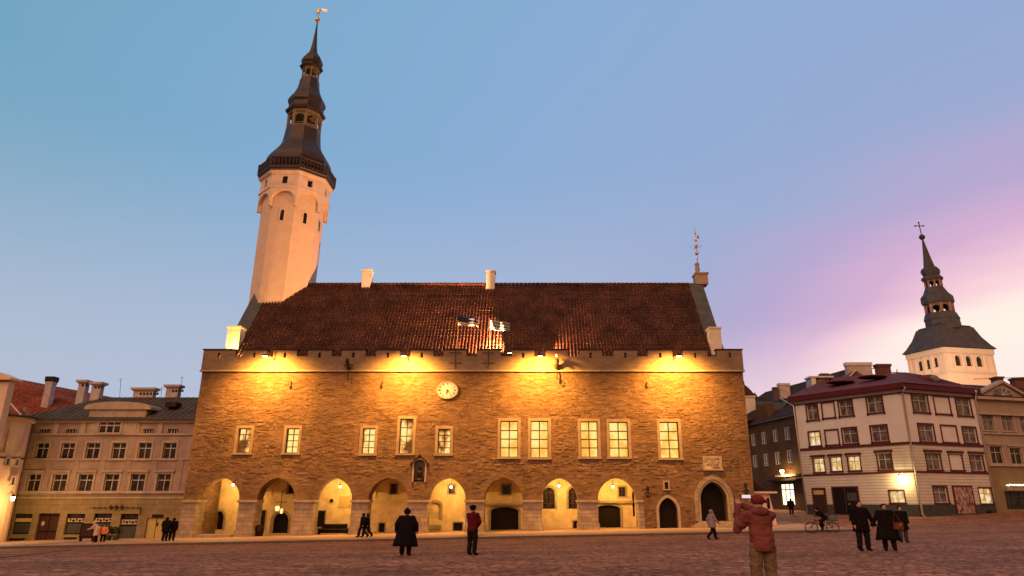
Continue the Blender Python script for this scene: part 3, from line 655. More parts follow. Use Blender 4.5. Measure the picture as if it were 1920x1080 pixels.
def lantern(y0, y1, hw, n=8):
    z0, z1 = tz(y0, hw * .55), tz(y1, hw * .55); r = tr_(y0, hw); m = MB(); cx, cy = tc((z0 + z1) / 2)
    for k in range(8):
        a = math.pi / 8 + math.pi / 4 * k; x, y = cx + r * .93 * math.cos(a), cy + r * .93 * math.sin(a); m.tube([(x, y, z0), (x, y, z1)], r * .1, 6)
        b = a + math.pi / 4; x2, y2 = cx + r * .93 * math.cos(b), cy + r * .93 * math.sin(b)
        # arched head between the posts
        for q in range(4):
            t0, t1 = q / 4, (q + 1) / 4; h = lambda t: z1 - r * .34 + r * .24 * math.sin(math.pi * t)
            m.add([(x + (x2 - x) * t0, y + (y2 - y) * t0, h(t0)), (x + (x2 - x) * t1, y + (y2 - y) * t1, h(t1)), (x + (x2 - x) * t1, y + (y2 - y) * t1, z1), (x + (x2 - x) * t0, y + (y2 - y) * t0, z1),
                   (cx + (x - cx) * .93 + (x2 - x) * t0 * .93, cy + (y - cy) * .93 + (y2 - y) * t0 * .93, h(t0)), (cx + (x - cx) * .93 + (x2 - x) * t1 * .93, cy + (y - cy) * .93 + (y2 - y) * t1 * .93, h(t1)), (cx + (x - cx) * .93 + (x2 - x) * t1 * .93, cy + (y - cy) * .93 + (y2 - y) * t1 * .93, z1), (cx + (x - cx) * .93 + (x2 - x) * t0 * .93, cy + (y - cy) * .93 + (y2 - y) * t0 * .93, z1)],
                  [(0, 1, 2, 3), (7, 6, 5, 4), (0, 4, 5, 1)])
        m.tube([(x, y, z0 + (z1 - z0) * .16), (x2, y2, z0 + (z1 - z0) * .16)], r * .04, 5)
    m.build('lantern_posts', 'oldwood', s1)
    MB().rev(tc, [(z0 - .12, r * 1.04), (z0, r * 1.04)]).build('lantern_floor', 'oldwood', s1); MB().rev(tc, [(z1, r * 1.02), (z1 + .15, r * 1.08), (z1 + .25, r * 1.02)]).build('lantern_cornice', 'oldwood', s1)
lantern(239, 214, 29)
MB().rev(tc, prof([(211, 29), (207, 34), (204, 35), (201, 30), (194, 30), (189, 32.5), (184, 32.5), (178, 29), (172, 23.5), (164, 19.5), (155, 17.5), (147, 16.5)])).build('spire', 'copper', s1)
lantern(145, 129, 14.5)
MB().rev(tc, prof([(127.5, 15), (123.5, 20), (121.5, 20.5), (119, 16.5), (115, 18.5), (110, 18.5), (105, 15.5), (100, 10), (95, 6.5), (85, 4.6), (70, 3), (55, 1.8), (41, .9)])).build('spire_needle', 'copper', s1)
zz = tz(37.5, 0); cx, cy = tc(zz); MB().ball((cx, cy, zz), .3).build('gilt_ball', 'gold', s1, True)
m = MB(); m.tube([(cx, cy, zz), (cx, cy, tz(14, 0))], .03, 6); zf = tz(21, 0)
m.ball((cx, cy, zf + .25), .17, sy=.4); m.ball((cx - .02, cy, zf - .05), .2, sy=.4, sz=1.3); m.tube([(cx + .1, cy, zf - .2), (cx + .16, cy, zf - .55)], .05, 5); m.tube([(cx - .15, cy, zf - .2), (cx - .2, cy, zf - .55)], .05, 5)
m.tube([(cx + .15, cy, zf + .1), (cx + .45, cy, zf + .12)], .04, 5)
for y_ in (0, .03): pass
m.add([(cx + .35, cy, zf + .02), (cx + 1.15, cy, zf - .05), (cx + .95, cy, zf + .12), (cx + 1.1, cy, zf + .22), (cx + .35, cy, zf + .38)] + [(cx + .35, cy + .04, zf + .02), (cx + 1.15, cy + .04, zf - .05), (cx + .95, cy + .04, zf + .12), (cx + 1.1, cy + .04, zf + .22), (cx + .35, cy + .04, zf + .38)], [(0, 1, 2, 3, 4), (9, 8, 7, 6, 5)] + [(k, (k + 1) % 5, (k + 1) % 5 + 5, k + 5) for k in range(5)])
m.build('soldier_weather_vane', 'gold', s1)

# ---------------------------------------------------------------- floodlights of the hall
ORANGE = (1, .44, .06)
LBL = ['leftmost of the four lit floodlights on the battlements, nearest the glowing corner chimney', 'lit floodlight on the battlements above and left of the clock', 'lit floodlight on the battlements left of the dark dragon gargoyle with the long shadow', 'rightmost of the four lit floodlights on the battlements']
for (px, lb) in zip((497, 757, 1013, 1273), LBL):
    p = PY(px, 668, 57.5); t = thing('floodlight', (p.x, 59.8, ZC + .4), lb, 'floodlight', 'floodlights along the battlements')
    MB().tube([(p.x, 59.8, p.z + .1), (p.x, 58.6, p.z + .3), (p.x, 57.5, p.z + .12)], .035, 6).build('arm', 'iron', t)
    MB().box(p.x - .2, p.x + .2, 57.35, 57.65, p.z + .02, p.z + .16).build('housing', 'iron', t)
    MB().box(p.x - .17, p.x + .17, 57.38, 57.62, p.z - .02, p.z + .015).build('lens', 'lamp', t)
    spot('beam', (p.x, 57.5, p.z - .08), (p.x, 60.0, p.z - 2.6), 10000, ORANGE, 150, .8, t, .1)
for px, py, y, z, tg, pw, col, size, lb in (
    (437, 662, 60.5, 14.0, (-26.0, 61.9, 16.5), 2600, (1, .5, .12), 120, 'low floodlight glowing at the foot of the left corner chimney'),
    (956, 655, 60.5, 14.6, (-24, 68, 33), 48000, (1, .42, .16), 78, 'floodlight behind the battlements right of the striped flag, aimed at the tower'),
    (1032, 655, 60.45, 14.45, (12, 64, 19), 7000, (1, .42, .14), 100, 'floodlight behind the battlements above the right dragon gargoyle')):
    p = PY(px, py, y); t = thing('roof_floodlight', (p.x, y, z - .5), lb, 'floodlight', 'floodlights behind the battlements')
    MB().box(p.x - .2, p.x + .2, y - .12, y + .12, z - .3, z - .06).build('housing', 'iron', t); MB().box(p.x - .17, p.x + .17, y - .09, y + .09, z - .06, z - .03).build('lens', 'lamp', t)
    spot('beam', (p.x, y, z), tg, pw, col, size, .25, t, .08)
# arcade lanterns
AL = ['lit arcade lamp inside the leftmost arch', 'lit arcade lamp over the bench in the third arch from the left', 'lit arcade lamp in the arch right of the black coated figure', 'lit arcade lamp between the two arched windows', 'lit arcade lamp in the rightmost arch beside a small barred window']
for (px, py, lb) in zip((437, 638, 846, 1048, 1149), (908, 911, 912, 910, 911), AL):
    p = PY(px, py, 62.6); x, y, z = p; t = thing('arcade_lamp', (x, y, z + .3), lb, 'lamp', 'lamps hanging in the arcade')
    MB().tube([(x, y, z + .14), (x, y, z + .75)], .015, 5).build('rod', 'iron', t); MB().rev((x, y), [(z + .05, .16), (z + .17, .04)], 10).build('shade', 'iron', t); MB().ball((x, y, z - .05), .09).build('bulb', 'lampsmall', t, True)
    spot('bulb_light', (x, y - .05, z - .2), None, 330, (1, .56, .14), 0, 0, t, .12, 'POINT')
# flags
def flag(px, pyt, pyb, w_px, h_px, cols, label):
    p = PY(px, pyt, 60.6); b = PY(px, pyb, 60.6); t = thing('flag', (p.x, 60.6, b.z), label, 'flag', 'flags above the battlements')
    MB().tube([(b.x, 60.6, b.z), (p.x, 60.6, p.z + .1)], .04, 8).build('flagpole', 'frame', t); s = mpp(pyt, 60.6); W, H = w_px * s, h_px * s; n = 14
    for k, c in enumerate(cols):
        m = MB(); vs = []; fs = []
        for i in range(n + 1):
            q = i / n; y = 60.6 + .13 * math.sin(q * 8); dz = -.32 * H * q ** 1.3 + .04 * math.sin(q * 9); hh = H * (1 - .12 * q)
            for e in (0, 1): z = p.z + dz - hh * (k + e) / len(cols); vs += [(p.x + .03 + W * q, y, z), (p.x + .03 + W * q, y + .015, z)]
        for i in range(n): a = 4 * i; fs += [(a, a + 4, a + 6, a + 2), (a + 1, a + 3, a + 7, a + 5), (a, a + 1, a + 5, a + 4), (a + 2, a + 6, a + 7, a + 3)]
        m.add(vs, fs).build('flag_stripe', c, t, True)
fb, fk, fw, fl = plain('blue_cloth', (.012, .03, .1), .8, 0, .1, 3, 0), plain('black_cloth', (.008, .008, .008), .8, 0, .1, 3, 0), plain('white_cloth', (.32, .3, .27), .8, 0, .05, 3, 0), plain('pale_blue_cloth', (.08, .11, .14), .8, 0, .1, 3, 0)
flag(858, 591, 690, 38, 19, [fb, fk, fw], 'blue, black and white flag, left of the two on the battlements')
flag(918, 600, 692, 37, 19, [fw, fl, fw, fl, fw, fl], 'pale striped flag, right of the two on the battlements')

# ---------------------------------------------------------------- pink building
PF = Fr((-60, 62.0), (0, 62.0)); PB = thing('pink_building', (-38, 62, -1.4), 'faded pink three storey house with curved gable dormer and shopfronts, left of the town hall', 'building')
z1 = lambda X, Y: (X / 2.571, 660 + Y / 2.571)
def prc(x0, y0, x1, y1): a = z1(x0, y0); b = z1(x1, y1); return PF.rc(a[0], a[1], b[0], b[1])
UL, UR = PF.hit(60, 792)[0] - 1.2, 60 + HX0 - .02; ZE = PF.hit(200, 786)[1]; ZG = PF.hit(200, 929)[1]
ph = []; pw = []
for x0, x1 in ((165, 235), (288, 360), (408, 482), (533, 607), (658, 730), (780, 850)): pw.append((prc(x0 + 6, 437, x1 - 2, 518), 2, (.33,), 'glass'))
for x0, x1 in ((122, 195), (245, 322), (370, 447), (495, 572), (620, 698), (748, 822)): pw.append((prc(x0 + 6, 587, x1 - 2, 680), 2, (.33,), 'glass'))
for x0, x1 in ((187, 247), (313, 372), (685, 742), (805, 863)): pw.append((prc(x0 + 4, 369, x1, 394), 4, (), 'glass'))
pw.append((prc(482, 334, 587, 393), 3, (.35,), 'glass'))
for r, *_ in pw[:-1]: ph.append(rpoly(r))
gr = [prc(62, 780, 150, 878), prc(176, 778, 278, 920), prc(316, 780, 405, 880), prc(448, 778, 535, 882), prc(574, 780, 660, 908), prc(702, 800, 790, 911)]
gh = [rpoly(r) for r in gr]
PF.mb().slab([(UL, ZG), (UR, ZG), (UR, ZE), (UL, ZE)], ph, 0, .35).build('upper_wall', 'pink', PB)
PF.mb().slab([(UL, -2.2), (UR, -2.2), (UR, ZG - .002), (UL, ZG - .002)], gh, -.06, .35).build('base_wall', 'pinkbase', PB)
PF.mb().box(UL, UR, .4, 9, -2, ZE - .05).build('body', 'pink', PB)
for k, (r, nx, rows, pn) in enumerate(pw):
    if k < 16: window(PF, PB, r, pn, 'whiteframe', nx, rows, .14, .07, .06)
    if k < 12: surround(PF, PB, r, 'trim', .17, .05, .08, .12 if k >= 6 else 0)
    elif k < 16: surround(PF, PB, r, 'trim', .08, .03, .04)
for z0_, h, pr in ((PF.hit(200, 816)[1], .14, .14), (PF.hit(200, 862)[1], .12, .1), (ZG + .18, .2, .22), (ZG - .25, .12, .1), (ZE - .3, .3, .25)):
    PF.mb().box(UL, UR, -pr, -.003, z0_, z0_ + h).build('string_course', 'trim', PB)
for xa in (270, 400, 440, 660, 770): # attic pilasters
    a = z1(xa, 380); u = PF.hit(*a)[0]; PF.mb().box(u - .22, u + .22, -.08, .02, PF.hit(200, 816)[1] + .14, ZE - .3).build('pilaster', 'trim', PB)
for xa in (83, 213, 345, 472, 597, 725, 850):
    u = PF.hit(*z1(xa + 8, 620))[0]; PF.mb().box(u - .25, u + .25, -.05, .02, ZG + .4, PF.hit(200, 862)[1]).build('pilaster', 'pink', PB)
# curved dormer
dr = pw[-1][0]; du0, du1 = prc(430, 300, 690, 400)[:2]; dz0 = PF.hit(200, 816)[1] + .14; dz1 = PF.hit(*z1(555, 278))[1]
PF.mb().slab([(du0 + .5, dz0), (du1 - .5, dz0), (du1 - .5, ZE - .2), (du1 + .1, ZE + .05), (du1 + .1, dz1), (du0 - .1, dz1), (du0 - .1, ZE + .05), (du0 + .5, ZE - .2)], [rpoly(dr)], -.12, 1.8).build('dormer_wall', 'trim', PB)
window(PF, PB, dr, 'glass', 'whiteframe', 3, (.35,), -.11, .1, .08); surround(PF, PB, dr, 'trim', .15, .2, .1)
dc = []; duc = (du0 + du1) / 2; dw = (du1 - du0) / 2 + .55; dh = PF.hit(*z1(555, 241))[1] - dz1
dc = [(duc - dw * math.cos(math.pi * k / 14), dz1 + .12 + (dh - .12) * math.sin(math.pi * k / 14) ** .8) for k in range(15)]
PF.mb().slab([(duc - dw, dz1)] + dc + [(duc + dw, dz1)], [], -.32, 1.8).build('dormer_pediment', 'trim', PB)
# roof (hipped on the left)
ZRt = PF.hit(300, 745)[1]; 
def roofpts():
    # ridge set back: find depth where ray at 745 meets slope
    d = 4.5; zt = PF.hit(300, 745, d)[1]; return d, zt
rd, rz_ = roofpts(); o0 = -.45
m = PF.mb(); ul2 = UL + 4.6
m.add([(UL - .3, o0, ZE), (UR, o0, ZE), (UR, rd, rz_), (ul2, rd, rz_), (UL - .3, 9, ZE), (UR, 9, ZE), (UL - .3, o0, ZE - .12), (UR, o0, ZE - .12)], [(0, 1, 2, 3), (0, 3, 4), (3, 2, 5, 4), (0, 6, 7, 1), (6, 4, 5, 7)])
m.build('roof', 'slate', PB)
sm = PF.mb(); u = UL + 1
while u < UR:
    f0 = 0; t = min(1, max(0, (u - (UL - .3)) / (ul2 - UL + .3))) if u < ul2 else 1
    sm.tube([(u, o0, ZE + .02), (u, o0 + (rd - o0) * t, ZE + (rz_ - ZE) * t + .03)], .025, 4); u += .55
sm.build('roof_seams', 'slate', PB)
# ground floor: shop windows, doors
for k in (0, 2, 3, 4):
    r = gr[k]; window(PF, PB, r, 'glass', 'door', 1, (.2,), .18, .08, .08, 'shop_window'); h = r[3] - r[2]
    m = PF.mb(); m.box(r[0] + .1, r[1] - .1, .08, .14, r[3] - .4 * h if h < 3 else r[3] - 1.1, r[3] - .22 * h if h < 3 else r[3] - .6); sg = m.build('sign_strip', 'yellowdoor' if k == 0 else 'signpale', PB)
    if k:
        m = PF.mb(); n = 5; w = r[1] - r[0] - .5; zc_ = r[3] - .31 * h if h < 3 else r[3] - .85
        for j in range(n):
            uu = r[0] + .3 + w * j / (n - 1); m.ball((uu, .07, zc_ + .03 * (-1) ** j), .11, sy=.15, sx=1.1 if j % 2 else .7, sz=.9)
        m.build('sign_marks', 'door', sg, True)
    PF.mb().box(r[0] + .09, r[1] - .09, .13, .16, r[2] + .1, r[2] + .52 * h).build('window_blind', 'plinth', PB)
r = gr[1]; PF.mb().box(r[0], r[1], .15, .22, r[2], r[3]).build('door', 'door', PB)
dl = PF.mb(); um = (r[0] + r[1]) / 2
for a, b in ((r[0] + .1, um - .05), (um + .05, r[1] - .1)):
    for q0, q1 in ((.05, .35), (.4, .9)): dl.box(a, b, .12, .16, r[2] + (r[3] - r[2]) * q0, r[2] + (r[3] - r[2]) * q1)
dl.build('door_panels', 'darkpipe', PB); m = PF.mb(); m.ball((um - .5, .1, r[2] + 1.55), .14, sy=.2, sz=1.4); m.build('door_notice', 'signpale', PB)
r = gr[5]; o = PF.mb().box(r[0], r[1], .08, .16, r[2], r[3]).build('yellow_door', 'yellowdoor', PB); o['label'] = 'ochre yellow double door under a dark vent'
m = PF.mb(); um = (r[0] + r[1]) / 2; m.box(um - .02, um + .02, .06, .09, r[2], r[3]); m.box(um + .08, um + .16, .0, .08, r[2] + 1.2, r[2] + 1.5); m.build('door_handle', 'iron', o)
r = prc(735, 783, 790, 799); PF.mb().box(r[0], r[1], -.1, -.05, r[2], r[3]).build('vent', 'door', PB)
for q in ((44, 898, 118, 935), (308, 893, 370, 925)): r = prc(*q); PF.mb().box(r[0], r[1], -.1, -.055, r[2], r[3]).build('cellar_hatch', 'door', PB)
pipe(PF, PB, [(UR - .55, ZE), (UR - .55, -1.3)], -.35, .08, 'darkpipe')
# shop sign rail with a scroll of dark script
a, b = PF.hit(*z1(445, 752)), PF.hit(*z1(690, 752)); m = PF.mb(); m.tube([(a[0], -.3, a[1]), (b[0], -.3, a[1])], .03, 5); m.tube([(b[0], -.3, a[1] + .1), (b[0], -.3, a[1] - .55)], .05, 5)
for k in range(9):
    u = a[0] + .35 + k * (b[0] - a[0] - .6) / 8; big = .15 if 3 <= k <= 5 else .06
    m.tube([(u - .12, -.3, a[1] + .02), (u - .04, -.3, a[1] + big * 1.6), (u + .06, -.3, a[1] - big), (u + .15, -.3, a[1] + big)], .035 if big < .1 else .07, 5)
m.build('shop_sign', 'iron', PB)
# chimneys on the pink house and behind
def zchim(par, x0, y0, x1, y1, Y, mat, cap=None, d=1.0, org=(0, 660), sc=2.571, zb=-2.5, **k):
    a = PY(org[0] + x0 / sc, org[1] + y0 / sc, Y); b = PY(org[0] + x1 / sc, org[1] + y0 / sc, Y); c = PY(org[0] + x0 / sc, org[1] + y1 / sc, Y)
    lean = 0
    return chimney(par, a.x + k.pop('inset', .1), b.x - .1 - (.35 if b.x < 0 else 0), Y, Y + d * .6, c.z + zb, a.z, mat, cap, **k)
def vents(o, x0, x1, y, z, n):
    m = MB()
    for j in range(n): x = x0 + (x1 - x0) * (j + .5) / n; m.box(x - .09, x + .09, y - .02, y + .05, z, z + .22)
    m.build('flue_holes', 'door', o)
for (x0, y0, x1, y1, n) in ((378, 135, 440, 235, 2), (442, 145, 512, 225, 3), (642, 172, 765, 218, 6), (800, 158, 885, 218, 4)):
    o = zchim(PB, x0, y0, x1, y1, 66.6 if x0 > 600 else 66, 'chimpink', None, 1.0, capw=.22, caph=.2)
    a = PY(x0 / 2.571, 660 + (y0 + 24) / 2.571, 66); b = PY(x1 / 2.571, 660, 66); vents(o, a.x + .25, PY(x1 / 2.571, 660 + (y0 + 24) / 2.571, 66).x - .25, 66.58 if x0 > 600 else 65.98, a.z - .12, n)
for x, ya, yb in ((583, 125, 215), (878, 115, 165), (780, 168, 215)):
    a, b = PY(x / 2.571, 660 + ya / 2.571, 67), PY(x / 2.571, 660 + yb / 2.571, 67); t = tag(MB().tube([(b.x, 67, b.z - 1), (a.x, 67, a.z)], .02, 5).tube([(a.x - .2, 67, a.z - .2), (a.x + .2, 67, a.z - .2)], .015, 5).build('roof_antenna', 'iron', loc=(b.x, 67, b.z - 1)), {583: 'tall bare antenna mast left of the wide chimney on the grey roof', 878: 'antenna rising over the rightmost chimney of the grey roof', 780: 'short antenna between the two right chimneys of the grey roof'}[x], 'antenna', 'antennas on the grey roof')
m = PF.mb(); r = prc(815, 248, 860, 268); sk = PF.hit(*z1(838, 258), 1.8); m.box(sk[0] - .5, sk[0] + .5, 1.2, 2.2, sk[1] - .2, sk[1] + .25); m.build('skylight', 'slate2', PB)
# street sconce on the right edge
# ---------------------------------------------------------------- red tiled house behind, cream corner house
RH = thing('red_roofed_house', (-50, 72, -1.5), 'house with broad red tiled roof behind the pink house at the left', 'building')
e0, e1 = PY(-60, 800, 66.5), PY(235, 800, 66.5); k0, k1 = PY(-60, 694, 74), PY(340, 757, 74)
a = Vector((-66, 66.5, 8.2)); b = Vector((-38, 66.5, 8.2)); c = PY(-40, 700, 73); d_ = PY(15, 706, 73); e_ = PY(380, 760, 73)
m = MB(); T0 = PY(-60, 692, 73); T1 = PY(15, 707, 73); T2 = PY(150, 733, 76); T3 = PY(330, 768, 84)
B1 = PY(58, 805, 67); B0 = PY(-60, 770, 62); B2 = PY(240, 800, 70)
m.add([tuple(T0), tuple(T1), tuple(T2), tuple(T3), tuple(B2), tuple(B1), tuple(B0), (T0.x, 84, 6), (T3.x, 90, 6)], [(0, 1, 5, 6), (1, 2, 4, 5), (2, 3, 4), (0, 7, 8, 3, 2, 1)])
m.build('roof', 'tile2', RH)
MB().tube([tuple(PY(5, 740, 66)), tuple(PY(52, 793, 66))], .09, 6).build('hip_flashing', 'pipe', RH)
MB().box(-66, -40, 68, 80, -2, 8).build('wall', 'cream', RH)
o = zchim(RH, 222, 118, 280, 188, 70, 'chimpink', 'slate2', 1.1, capw=.1, caph=.5)
sk = PY(50, 773, 66.4); m = MB(); m.add([tuple(PY(40, 766, 66.2)), tuple(PY(48, 764, 66.2)), tuple(PY(60, 779, 65.8)), tuple(PY(53, 782, 65.8))] + [tuple(PY(40, 766, 66.2) + Vector((0, .2, -.2))), tuple(PY(48, 764, 66.2) + Vector((0, .2, -.2))), tuple(PY(60, 779, 65.8) + Vector((0, .2, -.2))), tuple(PY(53, 782, 65.8) + Vector((0, .2, -.2)))], [(0, 1, 2, 3), (7, 6, 5, 4), (0, 4, 5, 1), (1, 5, 6, 2), (2, 6, 7, 3), (3, 7, 4, 0)]); m.build('skylight', 'curtain', RH)
CH = thing('cream_corner_house', (-47, 58, -1.5), 'cream plastered house with rounded corner at the left edge', 'building')
cr0 = PY(59, 800, 60.0); ccx = cr0.x - 1.62; ccy = 58.8; czt = PY(45, 793, 60).z
m = MB(); pts = []
for k in range(9): a = -math.pi / 2 + R(140) * k / 8; pts.append((ccx + 2.0 * math.cos(a), ccy + 2.0 * math.sin(a)))
pts += [(ccx - 5.0, 66), (ccx - 14, 66), (ccx - 14, 49.3)]
N = len(pts); def_ = [(x, y, z) for z in (-2.2, czt) for x, y in pts]
m.add(def_, [tuple(range(N))[::-1], tuple(range(N, 2 * N))] + [(k, (k + 1) % N, (k + 1) % N + N, k + N) for k in range(N)]); m.build('wall', 'cream', CH)
def ringcorner(z0, z1, pr, name, mat):
    q = [(ccx + (2.0 + pr) * math.cos(-math.pi / 2 + R(140) * k / 8), ccy + (2.0 + pr) * math.sin(-math.pi / 2 + R(140) * k / 8)) for k in range(9)] + [(ccx - 5.0, 66), (ccx - 14, 66), (ccx - 14, 49.3 - pr)]
    MB().add([(x, y, z) for z in (z0, z1) for x, y in q], [tuple(range(N))[::-1], tuple(range(N, 2 * N))] + [(k, (k + 1) % N, (k + 1) % N + N, k + N) for k in range(N)]).build(name, mat, CH)
ringcorner(czt, czt + .25, .25, 'cornice', 'cream'); ringcorner(czt + .25, czt + .4, .45, 'eave', 'slate'); zq = PY(30, 862, 60).z; ringcorner(zq, zq + .1, .06, 'string_course', 'darkpipe')
# windows on the left wall of the cream house
dirw = Vector((-14, -7.5)); CF = Fr((ccx - 14, 49.3), (ccx, 56.8))
for (x0, y0, x1, y1, pn) in ((-22, 806, 10, 846, 'lit'), (13, 860, 17, 872, 'glass'), (23, 895, 27, 909, 'glass'), (31, 862, 34, 873, 'glass')):
    r = CF.rc(x0, y0, x1, y1, -.02)
    w = CF.mb(); w.box(r[0], r[1], -.06, -.02, r[2], r[3]); o = w.build('window', pn, CH); surround(CF, CH, r, 'trim', .12, .09, .08)
GA = PY(-20, 705, 56); GB = PY(25, 712, 56); GC = PY(8, 740, 56)
m = MB(); m.box(GA.x - 4, GC.x, 56.2, 56.9, 6, PY(5, 715, 56).z); m.build('attic_wall', 'cream', CH)
m = MB(); m.add([(GA.x - 4, 55.8, GB.z), (GB.x - .1, 55.8, GB.z), (GB.x - .1, 55.8, GB.z + .15), (GC.x - .8, 55.8, GB.z + .62), (GA.x - 4, 55.8, GB.z + .9)] + [(GA.x - 4, 57.2, GB.z), (GB.x - .1, 57.2, GB.z), (GB.x - .1, 57.2, GB.z + .15), (GC.x - .8, 57.2, GB.z + .62), (GA.x - 4, 57.2, GB.z + .9)], [(0, 1, 2, 3, 4), (9, 8, 7, 6, 5)] + [(k, (k + 1) % 5, (k + 1) % 5 + 5, k + 5) for k in range(5)]); m.build('attic_cornice', 'cream', CH)
def wall_lamp(pos, back, power, label, col=(1, .6, .2), r=.16, mat='lamp', soft=.15):
    x, y, z = pos; t = thing('wall_lamp', (back[0], back[1], z), label, 'lamp', 'street lamps on house walls')
    MB().tube([(back[0], back[1], z + .25), ((x + back[0]) / 2, (y + back[1]) / 2, z + .5), (x, y, z + .3)], .03, 6).build('bracket', 'iron', t)
    MB().rev((x, y), [(z + .12, r * 1.2), (z + .3, r * .3)], 8).build('lamp_hood', 'iron', t)
    MB().rev((x, y), [(z - r * 1.2, r * .6), (z + .11, r)], 8).build('lamp_glass', mat, t)
    spot('bulb_light', (x, y, z - .35), None, power, col, 0, 0, t, soft, 'POINT'); return t
p = PY(24, 934, 57.0); wall_lamp((p.x, 57.0, p.z), (p.x - .7, 57.3, 0), 500, 'bright street lamp on the corner of the cream house, low at the left edge', (1, .55, .18))

# ---------------------------------------------------------------- white and oxblood house
Z13 = 13.0
cL, cM, cR = PZ(1490, 753, Z13), PZ(1687, 729, Z13), PZ(1825, 740, Z13)
WL = Fr(cL.xy, cM.xy); WR = Fr(cM.xy, cR.xy); WB = thing('white_corner_house', (cM.x, cM.y, .4), 'white wooden corner house with oxblood window frames and red roof', 'building')
z7 = lambda X, Y: (1380 + X / 2.572, 660 + Y / 2.572)
def wrc(F, x0, y0, x1, y1): a = z7(x0, y0); b = z7(x1, y1); return F.rc(a[0], a[1], b[0], b[1])
zB1 = WL.hit(*z7(560, 452))[1]; zB1b = WR.hit(*z7(1010, 442))[1]; zB2 = WL.hit(*z7(560, 583))[1]; zP = WL.hit(*z7(700, 735))[1]
LW = [(337, 247, 400, 333, 'curtain'), (412, 238, 480, 322, None), (492, 228, 568, 313, 'curtain'), (628, 208, 713, 298, 'curtain'),
      (348, 378, 412, 458, 'litblue'), (428, 370, 500, 452, None), (510, 360, 590, 447, 'curtain'), (648, 348, 737, 437, 'curtain'),
      (370, 505, 432, 585, 'litblue'), (452, 500, 515, 580, 'litblue'), (537, 495, 605, 577, 'litblue'), (680, 482, 757, 573, 'curtain'), (738, 662, 818, 732, 'litblue')]
RW = [(845, 198, 930, 295, 'curtain'), (952, 210, 1035, 303, None), (1058, 220, 1137, 312, 'curtain'),
      (877, 342, 960, 437, 'curtain'), (987, 350, 1070, 440, None), (1090, 357, 1165, 443, 'curtain'),
      (912, 482, 992, 573, 'curtain'), (1025, 487, 1097, 575, None), (1125, 490, 1197, 580, 'curtain'), (948, 642, 1025, 733, 'curtain'), (1168, 650, 1240, 737, 'litblue')]
for F, LST, ns, band in ((WL, LW, 4, 0), (WR, RW, 3, 0)):
    hi, lo = [], []; L = F.L
    for k, (x0, y0, x1, y1, pn) in enumerate(LST):
        r = wrc(F, x0 + 6, y0 + 7, x1 - 6, y1 - 6)
        row = k // ns
        (hi if row < 2 else lo).append(rpoly(r))
        par = WB
        if pn: window(F, WB, r, pn, 'whiteframe', 2, (.36,), .1, .07, .06)
        else: F.mb().box(r[0], r[1], .05, .1, r[2], r[3]).build('blind_panel', 'whitewall', WB)
        s = surround(F, WB, r, 'redtrim', .13, .07, .14, .22 if row == 2 else 0)
        m = F.mb()
        if row < 2:
            for uu in (r[0] - .17, r[1] + .02): m.box(uu, uu + .15, -.06, .02, r[2] - .26, r[2] - .14)
            m.build('sill_brackets', 'redtrim', s)
        if row == 2:
            F.mb().box(r[0] - .05, r[1] + .05, -.09, -.071, r[3] + .03, r[3] + .13).build('hood_panel', 'whitewall', s)
    F.mb().slab([(0, zB1), (L, zB1), (L, Z13), (0, Z13)], hi, 0, .35).build('upper_wall', 'whitewall', WB)
    F.mb().slab([(0, zP), (L, zP), (L, zB1 - .002), (0, zB1 - .002)], lo, -.03, .35).build('clapboard_wall', 'clap', WB)
    F.mb().box(0, L, -.1, .35, -1.2, zP - .002).build('plinth', 'plinth', WB)
    F.mb().box(-.02, L + .02, -.16, -.031, zB1 - .18, zB1 + .04).build('band', 'redtrim', WB); F.mb().box(-.02, L + .02, -.14, -.031, zB2 - .16, zB2).build('band', 'redtrim', WB)
    F.mb().box(-.3, L + .3, -.12, 0, Z13 - .45, Z13 - .33).build('eave_line', 'redtrim', WB)
    F.mb().box(-.55, L + .55, -.55, .2, Z13, Z13 + .55).build('eave_fascia', 'redtrim', WB)
MB().add([(cL.x + .3, cL.y + .5, -1), (cM.x, cM.y + .6, -1), (cR.x - .2, cR.y + .5, -1), (cR.x + 4, cR.y + 12, -1), (cL.x + 6, cL.y + 10, -1)] + [(cL.x + .3, cL.y + .5, Z13 - .05), (cM.x, cM.y + .6, Z13 - .05), (cR.x - .2, cR.y + .5, Z13 - .05), (cR.x + 4, cR.y + 12, Z13 - .05), (cL.x + 6, cL.y + 10, Z13 - .05)], [(k, (k + 1) % 5, (k + 1) % 5 + 5, k + 5) for k in range(5)] + [(4, 3, 2, 1, 0), (5, 6, 7, 8, 9)]).build('body', 'whitewall', WB)
# shop gate, doors, poster, posters
r = wrc(WL, 475, 655, 592, 775); WL.mb().box(r[0], r[1], -.14, -.11, r[2] - .1, r[3]).build('gate', 'door', WB); surround(WL, WB, r, 'redtrim', .14, .15, 0, 0, 'gate_surround')
m = WL.mb(); um = (r[0] + r[1]) / 2; m.box(um - .03, um + .03, -.17, -.14, r[2], r[3]); m.box(um + .2, r[1] - .1, -.17, -.141, r[2] + 1.2, r[3] - .5); m.build('gate_leaf', 'plinth', WB)
r = wrc(WL, 378, 660, 434, 770); WL.mb().box(r[0], r[1], -.14, -.11, r[2] - .1, r[3]).build('shop_door', 'darkpipe', WB); surround(WL, WB, r, 'redtrim', .12, .15, 0, 0, 'door_surround')
WL.mb().box(r[0] + .1, r[1] - .1, -.16, -.14, r[3] - .6, r[3] - .15).build('fanlight', 'yellowdoor', WB)
r = wrc(WR, 1055, 652, 1140, 778); WR.mb().box(r[0], r[1], -.14, -.11, r[2], r[3]).build('poster_board', 'poster', WB); surround(WR, WB, r, 'redtrim', .16, .15, 0, 0, 'door_surround')
